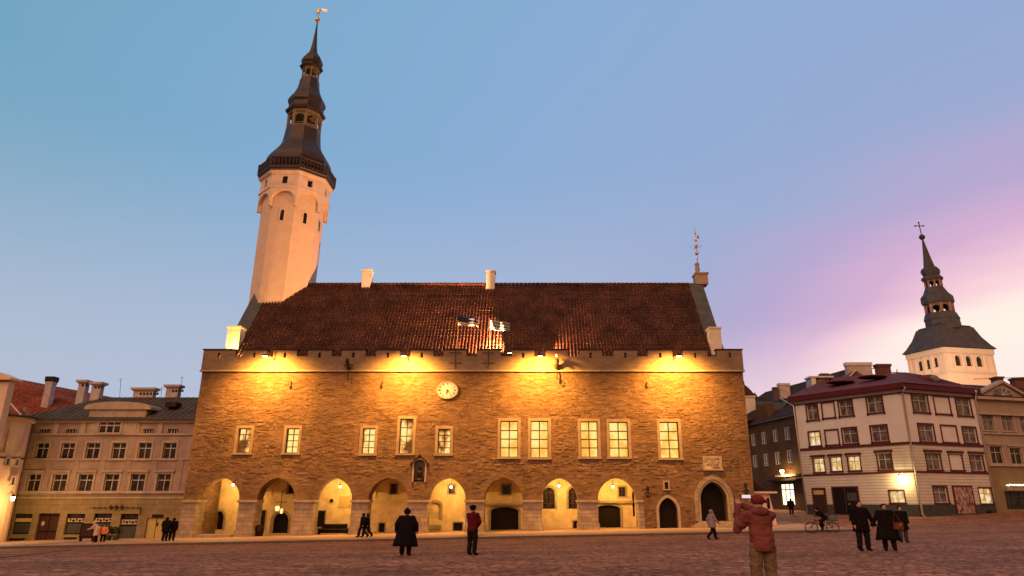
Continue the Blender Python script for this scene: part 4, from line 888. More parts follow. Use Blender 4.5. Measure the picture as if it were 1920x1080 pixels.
r = wrc(WR, 1205, 765, 1232, 785); WR.mb().box(r[0], r[1], -.14, -.11, r[2], r[3]).build('vent', 'door', WB)
pipe(WR, WB, [(.05, Z13 + .1, -.6), (.05, Z13 - .4, -.2), (.05, .6, -.2), (.15, .45, -.4)], -.2, .09)
pipe(WR, WB, [(WR.L - .3, Z13 + .4, -.6), (WR.L - .1, Z13 - .6, -.2), (WR.L - .1, .5, -.2)], -.2, .08)
pipe(WL, WB, [(-1.5, Z13 + .5, -.5), (-.1, Z13 - .5, -.2), (.1, .6, -.2)], -.2, .08)
# roof: apex behind, red sheet with seams, eyebrow vents
AP = PY(1500 + 1840 / 9.6, 660 + 400 / 9.6, 78)
q0 = WL.T(-.55, -.55, Z13 + .56); q1 = (cM.x - .05, cM.y - .75, Z13 + .56); q2 = WR.T(WR.L + .55, -.55, Z13 + .56)
A1 = PY(1555, 708, 88); A2 = PY(1697, 698, 80.5); A3 = PY(1752, 707, 82)
m = MB(); m.add([q0, q1, q2, tuple(A3), tuple(A2), tuple(A1), (cL.x + 8, cL.y + 16, Z13), (cR.x + 4, cR.y + 12, Z13)], [(0, 1, 4, 5), (1, 2, 3, 4), (3, 2, 7), (5, 4, 3, 7, 6)]); m.build('roof', 'redroof', WB)
m = MB()
for k in range(1, 16): t = k / 16; a = Vector(q1).lerp(Vector(q2), t); b = A2.lerp(A3, t); m.tube([tuple(a), tuple(b + Vector((0, 0, .02)))], .03, 4)
m.build('roof_seams', 'redroof', WB)
for (px, py) in ((1575, 713), (1635, 703)):
    p = PY(px, py, 78 + (1640 - px) * .04); m = MB(); m.ball((p.x, p.y, p.z - .25), 1.1, sx=1.5, sy=1.2, sz=.17); m.build('roof_vent', 'redroof', WB, True)
p = PY(1744, 709, 76.5); m = MB(); m.ball((p.x, p.y + .5, p.z - .2), 1.1, sy=1.3, sz=.6); o = m.build('dormer', 'redroof', WB, True); MB().ball((p.x, p.y - .9, p.z - .22), .5, sy=.2, sz=.8).build('pane', 'curtain', o)
p = WL.T(*[WL.hit(*z7(803, 603))[0], -.75, WL.hit(*z7(803, 603))[1]]); u_, _z = WL.hit(*z7(828, 632)); bk = WL.T(u_, -.05, 0)
wall_lamp(p, bk, 210, 'lit street lamp on the white clapboard corner house', (1, .72, .3))
# ---------------------------------------------------------------- roofs behind with chimneys
BR = thing('dark_roofed_house', (44, 92, 0), 'tall house behind the white one with steep dark brown roof and a broad brick gable', 'building')
z5 = lambda X, Y: (1500 + X / 9.6, 660 + Y / 9.6)
Y5 = 104
m = MB(); pr = [PY(1395, 762, Y5), PY(1435, 735, Y5), PY(1500, 718, Y5), PY(1560, 700, Y5), PY(1588, 692, Y5), PY(1602, 697, Y5), PY(1650, 722, Y5 - 5)]
base = [PY(1650, 760, Y5 - 6), PY(1395, 790, Y5 - 6)]
fr_ = [tuple(p) for p in pr] + [(base[0].x, Y5 - 6, base[0].z), (base[1].x, Y5 - 6, base[1].z)]
m.add(fr_ + [(p[0], p[1] + 14, p[2] - 5) for p in fr_], [tuple(range(9)), tuple(range(9, 18))[::-1]] + [(k, (k + 1) % 9, (k + 1) % 9 + 9, k + 9) for k in range(9)]); m.build('roof', 'slate2', BR)
gm = MB(); g0, g1, g2 = PY(*z5(770, 580), 87), PY(*z5(1000, 330), 87), PY(*z5(1350, 580), 87)
gm.add([tuple(g0), tuple(g1), tuple(g2), (g0.x, 91, g0.z), (g1.x, 91, g1.z), (g2.x, 91, g2.z)], [(0, 1, 2), (5, 4, 3), (0, 3, 4, 1), (1, 4, 5, 2), (2, 5, 3, 0)]); gm.build('brick_gable', 'chimbrick', BR)
MB().tube([tuple(g0 + Vector((0, -.1, 0))), tuple(g1 + Vector((0, -.1, 0)))], .1, 6).build('gable_edge', 'pipe', BR)
MB().box(g0.x, g2.x + 2, 91.1, 100, -1, PY(1600, 745, 91).z).build('wall', 'brownwall', BR)
def c5(par, x0, y0, x1, y1, Y, mat, cap, **k): return zchim(par, x0, y0, x1, y1, Y, mat, cap, 1.2, (1500, 660), 9.6, **k)
c5(BR, 820, 185, 1290, 420, 89, 'chimpink', 'chim', zb=-1.5, capw=.1, caph=.35)
c5(BR, 1365, 215, 1635, 440, 84, 'chimbrick', 'chimbrick', zb=-1.5, capw=.12, caph=.25)
c5(BR, 370, 385, 520, 460, 95, 'chimbrick', 'chimbrick', zb=-1.5, capw=.1, caph=.2)
c5(BR, -390, 560, -180, 640, 95, 'chimpink', 'chim', zb=-1.5, capw=.1, caph=.25)
c5(BR, -480, 630, -400, 690, 95, 'chimbrick', 'chimbrick', zb=-1.5, capw=.1, caph=.25)
a0, a1, a2, a3 = [PY(*z5(*q), 86) for q in ((190, 465), (550, 465), (340, 640), (215, 690))]
m = MB(); V_ = Vector((0, 1.6, 0)); ps = [a0, a1, a2, a3]; m.add([tuple(p) for p in ps] + [tuple(p + V_) for p in ps], [(0, 1, 2, 3), (7, 6, 5, 4)] + [(k, (k + 1) % 4, (k + 1) % 4 + 4, k + 4) for k in range(4)]); o = m.build('roof_window', 'curtain', BR)
m = MB(); m.box(a0.x, a0.x + .55, 85.8, 85.98, a3.z, a0.z); m.box(a0.x - .2, a1.x + .3, 85.7, 87.6, a0.z, a0.z + .2); m.build('roof_window_frame', 'chim', o)
m = MB(); 
for x0, y0, x1, y1 in ((1290, 300, 1370, 290), (1300, 410, 1900, 380), (1740, 310, 1755, 400), (1640, 365, 1900, 375), (1640, 420, 1880, 395)): m.tube([tuple(PY(*z5(x0, y0), 83)), tuple(PY(*z5(x1, y1), 83))], .05, 5)
m.ball(tuple(PY(*z5(1765, 400), 83)), .25); m.build('roof_rail', 'redtrim', BR)

# ---------------------------------------------------------------- street house (dark brown) right of the hall
z8 = lambda X, Y: (1380 + X / 3.378, 680 + Y / 3.378)
ZS8 = 12.5
eL, eR = PZ(*z8(80, 392), ZS8), PZ(*z8(372, 328), ZS8)
SF = Fr(eL.xy, eR.xy); SB = thing('brown_street_house', (eR.x, eR.y, .5), 'dark brown house down the side street between the hall and the white house', 'building')
def src(x0, y0, x1, y1): a = z8(x0, y0); b = z8(x1, y1); return SF.rc(a[0], a[1], b[0], b[1])
SW = [(95, 450, 122, 527), (160, 437, 190, 515), (232, 422, 262, 502), (305, 407, 340, 490), (105, 585, 135, 662), (175, 575, 205, 655), (247, 565, 280, 647), (322, 552, 355, 637)]
sh_ = []; rr = []
for q in SW: r = src(*q); rr.append(r); sh_.append(rpoly(r))
SHP = src(285, 765, 368, 905); sh_.append(rpoly(SHP))
SF.mb().slab([(-3, -1.5), (SF.L + 1, -1.5), (SF.L + 1, ZS8), (-3, ZS8)], sh_, 0, .4).build('wall', 'brownwall', SB)
SF.mb().box(-3, SF.L + 1, .45, 8, -1, ZS8 - .2).build('body', 'brownwall', SB)
for r in rr: window(SF, SB, r, 'glass', 'whiteframe', 2, (), .06, .12, .12)
window(SF, SB, SHP, 'shopglow', 'frame', 3, (.28,), .1, .12, .1, 'shop_window')
SF.mb().box(-3, SF.L + 1, -.35, 0, ZS8 - .2, ZS8 + .05).build('eave', 'cope', SB)
SF.mb().add([(-3, -.4, ZS8 + .05), (SF.L + 1, -.4, ZS8 + .05), (SF.L + 1, 5, ZS8 + 4.6), (-3, 5, ZS8 + 4.6), (-3, 5.2, ZS8), (SF.L + 1, 5.2, ZS8)], [(0, 1, 2, 3), (3, 2, 5, 4), (0, 3, 4), (1, 5, 2)]).build('roof', 'slate2', SB)
sg = src(268, 708, 400, 722); SF.mb().box(sg[0], sg[1] , -.5, -.1, sg[2], sg[3]).build('shop_fascia', 'trim', SB); sg = src(230, 738, 420, 748); SF.mb().box(sg[0], sg[1], -.9, 0, sg[2] , sg[3]).build('shop_canopy', 'door', SB)
# dormer with grey gable
d0, d1, d2, d3 = [SF.hit(*z8(*q), 1.0) for q in ((120, 245), (300, 252), (255, 330), (175, 345))]
SF.mb().add([(d0[0], 1, d0[1]), (d1[0], 1.6, d1[1]), (d2[0], 1, d2[1]), (d3[0], .4, d3[1])] + [(d0[0], 2.5, d0[1]), (d1[0], 2.5, d1[1]), (d2[0], 2.5, d2[1]), (d3[0], 2.5, d3[1])], [(0, 1, 2, 3), (7, 6, 5, 4)] + [(k, (k + 1) % 4, (k + 1) % 4 + 4, k + 4) for k in range(4)]).build('dormer_roof', 'cope', SB)
for q in ((185, 320), (145, 350)): h = SF.hit(*z8(*q), -.1); SF.mb().add([(h[0] - .9, -.2, ZS8 + .05), (h[0] + .9, -.2, ZS8 + .05), (h[0], -.2, ZS8 + 2.4), (h[0] - .9, 1.5, ZS8 + .05), (h[0] + .9, 1.5, ZS8 + .05), (h[0], 1.5, ZS8 + 2.4)], [(0, 1, 2), (5, 4, 3), (0, 2, 5, 3), (1, 4, 5, 2)]).build('dormer_gable', 'brownwall', SB)
h = SF.hit(*z8(345, 688)); p = SF.T(h[0], -1.2, h[1]); wall_lamp(p, SF.T(h[0] + .5, 0, 0), 900, 'lit street lamp over the shop door in the side street', (1, .62, .22), .25)
# far gable and white chimney at the hall's edge
FG = thing('far_gabled_house', (33, 100, 0), 'far house peeking out right of the hall with stepped brown gable and white chimney', 'building')
Yf = 104
pp = [PY(*z8(*q), Yf) for q in ((30, 115), (52, 118), (55, 140), (75, 155), (95, 175), (112, 195), (120, 190), (135, 210), (150, 240), (150, 420), (20, 420))]
m = MB(); N = len(pp); m.add([tuple(p) for p in pp] + [(p.x, p.y + 8, p.z) for p in pp], [tuple(range(N)), tuple(range(N, 2 * N))[::-1]] + [(k, (k + 1) % N, (k + 1) % N + N, k + N) for k in range(N)]); m.build('gable', 'brownwall', FG)
a, b = PY(*z8(58, 210), 100), PY(*z8(125, 275), 100); chimney(FG, a.x, b.x, 100, 101.5, b.z - 3, a.z, 'chim')
# ---------------------------------------------------------------- booth beside the hall
a0 = PY(1416, 922, 62); BT = thing('stone_booth', (a0.x + 1, 62, -.3), 'small cream plastered booth with swept dark roof against the hall corner', 'booth')
b1 = PY(1457, 927, 61.5); zt = PY(1440, 925, 61.5).z; xl = HX1 + .03
m = MB(); bx_ = PY(1458, 980, 61.5).x; m.add([(xl, 61.2, -1), (bx_, 61.2, -1), (bx_, 64.5, -1), (xl, 64.5, -1), (xl, 61.5, zt), (bx_ - .5, 61.5, zt), (bx_ - .5, 64.5, zt), (xl, 64.5, zt)], [(0, 1, 2, 3), (4, 7, 6, 5), (0, 4, 5, 1), (1, 5, 6, 2), (2, 6, 7, 3), (3, 7, 4, 0)]); m.build('wall', 'church', BT)
MB().box(xl, bx_ + .1, 61.1, 64.8, zt, zt + .15).build('cornice', 'church', BT)
m = MB(); hx = PY(1421, 900, 61.5); n = 6; vs = []; fs = []
for k in range(n + 1): t = k / n; x = xl + (bx_ - xl) * t; z = zt + .16 + 1.35 * (1 - t) ** 2.2; vs += [(x, 61.2, z), (x, 64.7, z), (x, 64.7, zt + .15), (x, 61.2, zt + .15)]
for k in range(n): q = 4 * k; fs += [(q, q + 4, q + 5, q + 1), (q + 3, q + 7, q + 4, q), (q + 1, q + 5, q + 6, q + 2)]
m.add(vs, fs).build('roof', 'slate2', BT)
r = Fr((0, 61.45), (1, 61.45)); q = r.rc(1437, 934, 1442, 953); MB().box(q[0], q[1], 61.25, 61.32, q[2], q[3]).build('slit_window', 'door', BT)

# ---------------------------------------------------------------- beige house at right
gL = WR.T(WR.L + .15, -.0, 0); z4 = lambda X, Y: (1700 + X / 3.177, 660 + Y / 3.177)
GF = Fr((gL[0], gL[1]), (gL[0] + 24, gL[1] + 7.0)); GB_ = thing('beige_pediment_house', (gL[0] + 4, gL[1] + 1, .4), 'beige classical house with triangular pediment and half round window at the right edge', 'building')
def grc(x0, y0, x1, y1): a = z4(x0, y0); b = z4(x1, y1); return GF.rc(a[0], a[1], b[0], b[1])
zE = GF.hit(*z4(500, 272))[1]; zMid = GF.hit(*z4(560, 675))[1]; G = []; gh = []
for q in ((450, 370, 520, 468), (565, 377, 637, 473), (675, 383, 745, 480), (500, 562, 573, 665), (618, 572, 687, 668), (735, 580, 800, 672)): r = grc(*q); G.append(r); gh.append(rpoly(r))
GF.mb().slab([(0, zMid), (24, zMid), (24, zE), (0, zE)], gh, 0, .35).build('upper_wall', 'beige', GB_)
sw = grc(588, 830, 780, 938); GF.mb().slab([(0, -1), (24, -1), (24, zMid - .003), (0, zMid - .003)], [rpoly(sw)], -.05, .35).build('base_wall', 'olive', GB_)
GF.mb().box(0, 24, .4, 9, -1, zE).build('body', 'beige', GB_)
for k, r in enumerate(G): window(GF, GB_, r, 'glass' if k > 2 else 'curtain', 'trim', 2, (.35,), .12, .07, .06); surround(GF, GB_, r, 'trim', .16, .06, .1, .14 if k > 2 else 0)
window(GF, GB_, sw, 'glass', 'plinth', 4, (.3,), .12, .1, .1, 'shop_window')
for z, h, p in ((zE - .25, .3, .4), (zE - 1.9, .2, .25), (GF.hit(*z4(560, 492))[1], .18, .15), (zMid - .1, .18, .2)): GF.mb().box(0, 24, -p, -.004, z, z + h).build('string_course', 'trim', GB_)
ap = GF.hit(*z4(555, 170)); pl = GF.hit(*z4(405, 268))[0]; pr_ = 2 * ap[0] - pl
GF.mb().slab([(0, zE + .05), (pr_, zE + .05), (ap[0], ap[1] - .15), (max(0.1, pl), zE + .4)], [], -.05, .5).build('pediment', 'beige', GB_)
m = GF.mb()
for (u0, v0, u1, v1) in ((max(.0, pl), zE + .35, ap[0], ap[1]), (ap[0], ap[1], pr_, zE + .1)):
    m.add([(u0, -.35, v0 - .28), (u1, -.35, v1 - .28), (u1, -.35, v1), (u0, -.35, v0), (u0, .6, v0 - .28), (u1, .6, v1 - .28), (u1, .6, v1), (u0, .6, v0)], [(0, 1, 2, 3), (7, 6, 5, 4), (0, 4, 5, 1), (3, 2, 6, 7), (1, 5, 6, 2), (0, 3, 7, 4)])
m.build('pediment_moulding', 'trim', GB_)
lr = grc(503, 217, 625, 262); lu = archcurve(lr[0], lr[1], lr[2], lr[3], 8); o = GF.mb().slab(lu, [], -.1, -.052).build('lunette_window', 'curtain', GB_)
m = GF.mb(); uc = (lr[0] + lr[1]) / 2
for a in (25, 60, 90, 120, 155): m.tube([(uc, -.12, lr[2] + .05), (uc + (lr[1] - lr[0]) / 2 * .95 * math.cos(R(a)), -.12, lr[2] + (lr[3] - lr[2]) * .95 * math.sin(R(a)))], .04, 4)
m.build('glazing_bars', 'whiteframe', o); ring(GF, GB_, lr[0], lr[1], lr[2], lr[3], .16, 'trim', 'lunette_surround', .12)
GF.mb().add([(-.2, -.4, zE + .1), (24, -.4, zE + .1), (24, 6, zE + 2.6), (3, 6, zE + 2.6), (0, 9, zE)], [(0, 1, 2, 3), (0, 3, 4)]).build('roof', 'slate2', GB_)
sg = grc(565, 800, 800, 824); o = GF.mb().box(sg[0], sg[1], -.7, -.62, sg[2], sg[3]).build('shop_sign_board', 'signpale', GB_)
m = GF.mb(); random.seed(3)
for k in range(60): m.ball((sg[0] + (sg[1] - sg[0]) * k / 60, -.66, sg[3] + .05 + random.uniform(-.03, .12)), .04 + .03 * random.random(), n=6, m=4)
m.build('string_lights', emis('string_light_glow', (1, .85, .65), 2.2), o)
m = GF.mb()
for k in range(14): u = sg[0] + .8 + k * .28; m.tube([(u - .07, -.715, sg[2] + .15), (u, -.715, sg[2] + .32), (u + .06, -.715, sg[2] + .15 + .05 * (k % 3))], .022, 4)
m.build('sign_marks', 'door', o)
m = GF.mb(); m.tube([(0, -.3, zE + 1.9), (8, .3, zE + 2.6), (16, 2, zE + 2.6)], .03, 4); m.build('roof_wire', 'iron', GB_)
c = PY(1868, 714, 82); chimney(GB_, c.x, c.x + .9, 82, 83, c.z - 3, PY(1868, 706, 82).z, 'chimbrick')
c = PY(1903, 714, 84); chimney(GB_, c.x, c.x + 3, 84, 85, c.z - 3, PY(1905, 708, 84).z, 'chimbrick')

# ---------------------------------------------------------------- church tower
CT = thing('church_tower', (74, 120, 0), 'floodlit pale church tower with dark baroque spire and cross behind the white house', 'church')
ZK = 28.0; tL, tM, tR = PZ(1700, 666, ZK), PZ(1768, 651, ZK), PZ(1860, 656, ZK)
u1 = (tL.xy - tM.xy); u2 = (tR.xy - tM.xy); S = (u1.length + u2.length) / 2
u2n = u2.normalized(); u1n = Vector((-u2n.y, u2n.x));
if u1n.dot(u1) < 0: u1n = -u1n
# keep measured left edge
u1n = u1.normalized(); L1, L2 = u1.length, u2.length
FL = Fr(tL.xy, tM.xy); FRr = Fr(tM.xy, tR.xy); back = tL.xy + u2
z9 = lambda X, Y: (1640 + X / 3.175, 400 + Y / 3.175)
wl = [(255, 878, 283, 940), (303, 868, 328, 930), (348, 855, 375, 918)]; wr_ = [(480, 843, 520, 908), (545, 846, 583, 910), (607, 850, 648, 913)]
for F, ws in ((FL, wl), (FRr, wr_)):
    hs = []; rs = []
    for q in ws:
        a, b = z9(q[0], q[1]), z9(q[2], q[3]); r = F.rc(a[0], a[1], b[0], b[1]); rs.append(r); hs.append(archpoly(r[0], r[1], r[2], r[3] - (r[1] - r[0]) / 2, r[3], 5))
    F.mb().slab([(0, 0), (F.L, 0), (F.L, ZK), (0, ZK)], hs, 0, .8).build('wall', 'church', CT)
    for h, r in zip(hs, rs):
        o = F.mb().slab(h, [], .5, .6).build('belfry_window', 'glass', CT); m = F.mb()
        for t in range(1, 8): z = r[2] + (r[3] - r[2]) * t / 8; m.box(r[0], r[1], .4, .49, z - .04, z + .04)
        m.build('louvres', 'copper', o)
    zl = rs[1][2] - .9
    F.mb().box(0, F.L, -.15, -.004, zl - .3, zl).build('string_course', 'churchtrim', CT); F.mb().box(-.1, F.L + .1, -.3, -.004, ZK - .9, ZK).build('cornice', 'churchtrim', CT)
    us = [0.25] + [(rs[0][0] - .55)] + [(rs[0][1] + rs[1][0]) / 2, (rs[1][1] + rs[2][0]) / 2, rs[2][1] + .55, F.L - .3]
    for u in us: F.mb().box(u - .25, u + .25, -.1, -.003, zl, ZK - .9).build('pilaster', 'churchtrim', CT)
cen = tM.xy + u1 / 2 + u2 / 2
MB().add([(p.x, p.y, z) for z in (0, ZK - .1) for p in (tL.xy + Vector((.6, .8)), tM.xy + Vector((0, 1.2)), tR.xy + Vector((-.8, .6)), back)], [(0, 1, 2, 3)[::-1], (4, 5, 6, 7)] + [(k, (k + 1) % 4, (k + 1) % 4 + 4, k + 4) for k in range(4)]).build('body', 'church', CT)
cs_ = [tL.xy, tM.xy, tR.xy, back]
def sq(z, k): return [(cen.x + (p.x - cen.x) * k, cen.y + (p.y - cen.y) * k, z) for p in cs_]
CY = cen.y; cz = lambda X, Y: PY(*z9(X, Y), CY).z
MB().loft([sq(ZK, 1.03), sq(ZK + .15, 1.12), sq(ZK + .9, 1.0), sq(ZK + 2.5, .82), sq(ZK + 4.4, .68), sq(cz(400, 700), .62), sq(cz(400, 700) + .02, .66), sq(cz(400, 690) + .3, .62), sq(cz(400, 672), .4)]).build('bell_roof', 'spiredark', CT)
def cc_(z):
    zb = cz(390, 690); zt = cz(262, 60); xb = cen.x; xt = PY(*z9(262, 60), CY).x; t = (z - zb) / (zt - zb); return (xb + (xt - xb) * t, CY)
def cp_(l): return [(cz(X, y), hw / 3.175 * mpp(400 + y / 3.175, CY)) for X, y, hw in l]
sc1 = MB().rev(cc_, cp_([(390, 700, 95), (390, 640, 92), (385, 636, 97), (385, 600, 84)])).build('spire_drum', 'spiredark', CT)
def clan(y0, y1, hw, X):
    z0, z1 = cz(X, y0), cz(X, y1); r = cp_([(X, y0, hw)])[0][1]; cx, cy = cc_((z0 + z1) / 2); m = MB(); g = MB()
    for k in range(8):
        a = math.pi / 8 + math.pi / 4 * k; x, y = cx + r * .92 * math.cos(a), cy + r * .92 * math.sin(a); m.tube([(x, y, z0), (x, y, z1)], r * .13, 6)
        b = a + math.pi / 4; x2, y2 = cx + r * .92 * math.cos(b), cy + r * .92 * math.sin(b)
        for j in range(4):
            t0, t1 = j / 4, (j + 1) / 4; h = lambda t: z1 - r * .42 + r * .3 * math.sin(math.pi * t)
            m.add([(x + (x2 - x) * t0, y + (y2 - y) * t0, h(t0)), (x + (x2 - x) * t1, y + (y2 - y) * t1, h(t1)), (x + (x2 - x) * t1, y + (y2 - y) * t1, z1), (x + (x2 - x) * t0, y + (y2 - y) * t0, z1)], [(0, 1, 2, 3)])
    m.build('spire_lantern', plain('lantern_copper', (.22, .11, .07), .6), CT)
clan(600, 545, 75, 378)
MB().rev(cc_, cp_([(375, 545, 78), (370, 540, 85), (370, 530, 88), (365, 500, 86), (362, 478, 66), (355, 450, 52), (350, 445, 50)])).build('spire_onion', 'spiredark', CT)
clan(445, 403, 46, 345)
MB().rev(cc_, cp_([(340, 403, 52), (335, 392, 60), (335, 384, 56), (332, 372, 42), (325, 358, 50), (322, 345, 52), (320, 332, 46), (316, 320, 30), (305, 270, 21), (295, 210, 12), (285, 155, 4)])).build('spire_needle', 'spiredark', CT)
x, y = cc_(cz(277, 142)); z = cz(277, 142); m = MB(); m.ball((x, y, z), .55); zc_ = cz(262, 75); x2 = cc_(zc_)[0]; m.tube([(x, y, z), (x2, y, cz(258, 55))], .09, 5); m.tube([(x2 - .8, y, zc_), (x2 + .8, y, zc_)], .09, 5)
for dx, dz in ((-.8, 0), (.8, 0), (0, .7)): m.ball((x2 + dx, y, zc_ + dz), .17)
m.build('cross', 'copper', CT)
t = thing('added_church_light', (64, 96, 14), 'unseen floodlight added among the roofs to light the church tower', 'floodlight')  # unseen lamp, added on the roofs to brighten the church tower
MB().box(63.8, 64.2, 95.8, 96.2, 13, 14).build('housing', 'iron', t)
spot('beam', (64, 96, 15), (cen.x, cen.y, 30), 30000, (1, .68, .42), 60, .5, t, 1)
# ---------------------------------------------------------------- wall lanterns and things in the arcade
for n_ in ('slate', 'slate2', 'cope', 'brownwall', 'beige', 'pink', 'trim', 'wall', 'parapet', 'redtrim', 'redroof', 'door', 'darkpipe', 'cobble', 'plaster'): M[n_].node_tree.nodes['Principled BSDF'].inputs['Specular IOR Level'].default_value = .2
p = PY(161, 1008, 57); g = gz(p.x, 57) + .13; t = thing('menu_board', (p.x, 57, g), 'dark standing menu board between the shop windows of the pink house', 'sign board')
MB().box(p.x - .55, p.x + .55, 57, 57.08, g + .25, g + 1.35).build('board', 'door', t); MB().box(p.x - .45, p.x + .45, 56.985, 56.998, g + .4, g + 1.25).build('menu_sheet', 'darkpipe', t)
for sd in (-.5, .44): MB().box(p.x + sd, p.x + sd + .06, 57, 57.3, g, g + .25).build('leg', 'iron', t)
leafm = plain('dark_foliage', (.03, .035, .015), .8, 0, .4, 4, 0)
for px_, lb in ((203, 'dark planter bush right of the child in orange'), (217, 'dark planter bush below the rightmost shop window of the pink house')):
    p = PY(px_, 1008, 58.5); g = gz(p.x, 58.5) + .13; t = thing('planter', (p.x, 58.5, g), lb, 'planter', 'planters before the pink house'); MB().rev((p.x, 58.5), [(g, .2), (g + .4, .27)], 10).build('pot', 'plinth', t); m = MB(); rl_ = random.Random(px_)
    for k in range(260):
        a_, b_, r_ = rl_.uniform(0, 6.28), rl_.uniform(-.9, 1.4), rl_.uniform(.1, .42); c_ = Vector((p.x + r_ * 1.2 * math.cos(a_) * math.cos(b_), 58.5 + r_ * math.sin(a_) * math.cos(b_), g + .72 + r_ * .9 * math.sin(b_))); d_1 = Vector((rl_.uniform(-1, 1), rl_.uniform(-1, 1), rl_.uniform(-1, 1))) * .09; d_2 = Vector((rl_.uniform(-1, 1), rl_.uniform(-1, 1), rl_.uniform(-1, 1))) * .06
        m.add([tuple(c_ - d_1), tuple(c_ + d_2), tuple(c_ + d_1), tuple(c_ - d_2)], [(0, 1, 2, 3)])
    m.build('foliage', leafm, t)
for px, py, lb in ((1214, 921, 'black iron wall ornament left of the small arched door'), (1397, 916, 'black iron wall ornament at the right end of the hall')):
    p = PY(px, py, 59.8); m = MB(); m.tube([(p.x, 59.8, p.z + .4), (p.x + .05, 59.6, p.z + .2), (p.x - .05, 59.6, p.z - .25)], [.04, .07, .04], 6); m.tube([(p.x - .3, 59.75, p.z - .2), (p.x, 59.6, p.z - .05), (p.x + .3, 59.75, p.z - .25)], .05, 6); m.ball((p.x, 59.6, p.z + .3), .12); m.ball((p.x, 59.65, p.z - .35), .14, sz=1.4)
    m.tube([(p.x, 60.02, p.z + .2), (p.x, 59.6, p.z + .2)], .04, 5)
    tag(m.build('iron_ornament', 'iron', loc=(p.x, 60, p.z)), lb, 'ornament', 'iron ornaments on the hall wall')
p = PY(527, 945, 59.4); t = thing('hanging_sign', (p.x, 60, p.z), 'wrought iron hanging sign with small lanterns in the second arch', 'sign')
MB().tube([(p.x, 60.4, p.z + 1.2), (p.x, 59.4, p.z + 1.0), (p.x, 59.4, p.z - .3)], .035, 6).tube([(p.x - .4, 59.4, p.z + .15), (p.x + .45, 59.4, p.z + .15)], .035, 6).tube([(p.x - .3, 59.4, p.z + .15), (p.x - .25, 59.4, p.z - .3)], .02, 5).build('bracket', 'iron', t)
MB().rev((p.x - .27, 59.4), [(p.z - .55, .14), (p.z - .25, .18), (p.z - .15, .04)], 6).build('lantern', emis('dim_lantern_glow', (1, .75, .4), 1.2), t); MB().rev((p.x + .1, 59.4), [(p.z - .75, .1), (p.z - .45, .13), (p.z - .35, .03)], 6).build('lantern', emis('dim_lantern_glow', (1, .65, .25), 1.0), t)
def bench(px0, px1, y, lb):
    a, b = PY(px0, 995, y), PY(px1, 995, y); g = gz(a.x, y) + .13; t = thing('wooden_table' , ((a.x + b.x) / 2, y, g), lb, 'table')
    MB().box(a.x, b.x, y, y + .7, g + .42, g + .5).build('table_top', 'door', t); MB().box(a.x + .3, b.x - .4, y + .7, y + .8, g + .5, g + .85).build('backrest', 'door', t)
    for x in (a.x + .1, b.x - .2):
        for yy in (y + .05, y + .55): MB().box(x, x + .12, yy, yy + .1, g, g + .42).build('leg', 'door', t)
    MB().box(a.x + .1, b.x - .1, y + .3, y + .36, g + .12, g + .4).build('side_panel', 'door', t)
bench(592, 655, 61.8, 'long dark wooden bench standing inside the third arch')
p = PY(486, 1000, 60.6); g = gz(p.x, 60.6) + .13; t = thing('barrel', (p.x, 60.6, g), 'dark barrel beside the pier at the second arch', 'barrel')
MB().rev((p.x, 60.6), [(g, .28), (g + .45, .36), (g + .9, .28)], 14).build('staves', 'door', t); MB().rev((p.x, 60.6), [(g + .2, .335), (g + .25, .345)], 14).build('hoop', 'iron', t); MB().rev((p.x, 60.6), [(g + .65, .345), (g + .7, .335)], 14).build('hoop', 'iron', t)
p = PY(556, 1000, 60.6); g = gz(p.x, 60.6) + .13; t = thing('barrel', (p.x, 60.9, g), 'dark barrel right of the tavern door in the second arch', 'barrel')
MB().rev((p.x - .1, 60.9), [(g, .26), (g + .4, .33), (g + .8, .26)], 14).build('staves', 'door', t); MB().rev((p.x - .1, 60.9), [(g + .2, .31), (g + .25, .32)], 14).build('hoop', 'iron', t)

# ---------------------------------------------------------------- people
skin = plain('skin', (.45, .25, .18), .6, 0, .08, 6, 0)
cl = {}
def cloth(name, c):
    if name not in cl: cl[name] = plain(name, c, .95, 0, .3, 5, .5, 18, .03); cl[name].node_tree.nodes['Principled BSDF'].inputs['Specular IOR Level'].default_value = .1
    return cl[name]
BLK = cloth('black_wool', (.009, .006, .008)); DRK = cloth('dark_trousers', (.014, .009, .011)); REDJ = cloth('dark_red_jacket', (.085, .008, .01)); PUF = cloth('rust_red_puffer', (.17, .052, .045)); KHA = cloth('khaki_trousers', (.16, .11, .07)); GRY = cloth('grey_lilac_coat', (.26, .2, .22)); WHT = cloth('pale_coat', (.6, .42, .3)); BRN = cloth('brown_leather', (.14, .05, .03)); CAP = cloth('rust_cap', (.15, .025, .022)); HAI = cloth('dark_hair', (.02, .012, .01)); ORG = cloth('orange_cloth', (.75, .25, .12))
def cap(m, p, q, r0, r1, n=10):
    p, q = Vector(p), Vector(q); m.tube([tuple(p), tuple(q)], [r0, r1], n); m.ball(tuple(p), r0, n=n, m=6); m.ball(tuple(q), r1, n=n, m=6)
FOLD = bpy.data.textures.new('folds', 'CLOUDS'); FOLD.noise_scale = .11; FOLD.noise_depth = 2
def remesh(o, vox, smooth=2):
    r = o.modifiers.new('remesh', 'REMESH'); r.mode = 'VOXEL'; r.voxel_size = vox; r.use_smooth_shade = True
    s = o.modifiers.new('smooth', 'SMOOTH'); s.iterations = smooth; s.factor = .5
    if o.name.split('.')[0] in ('jacket', 'coat', 'trousers'):
        d = o.modifiers.new('folds', 'DISPLACE'); d.texture = FOLD; d.strength = .045; d.mid_level = .5; d.texture_coords = 'LOCAL'
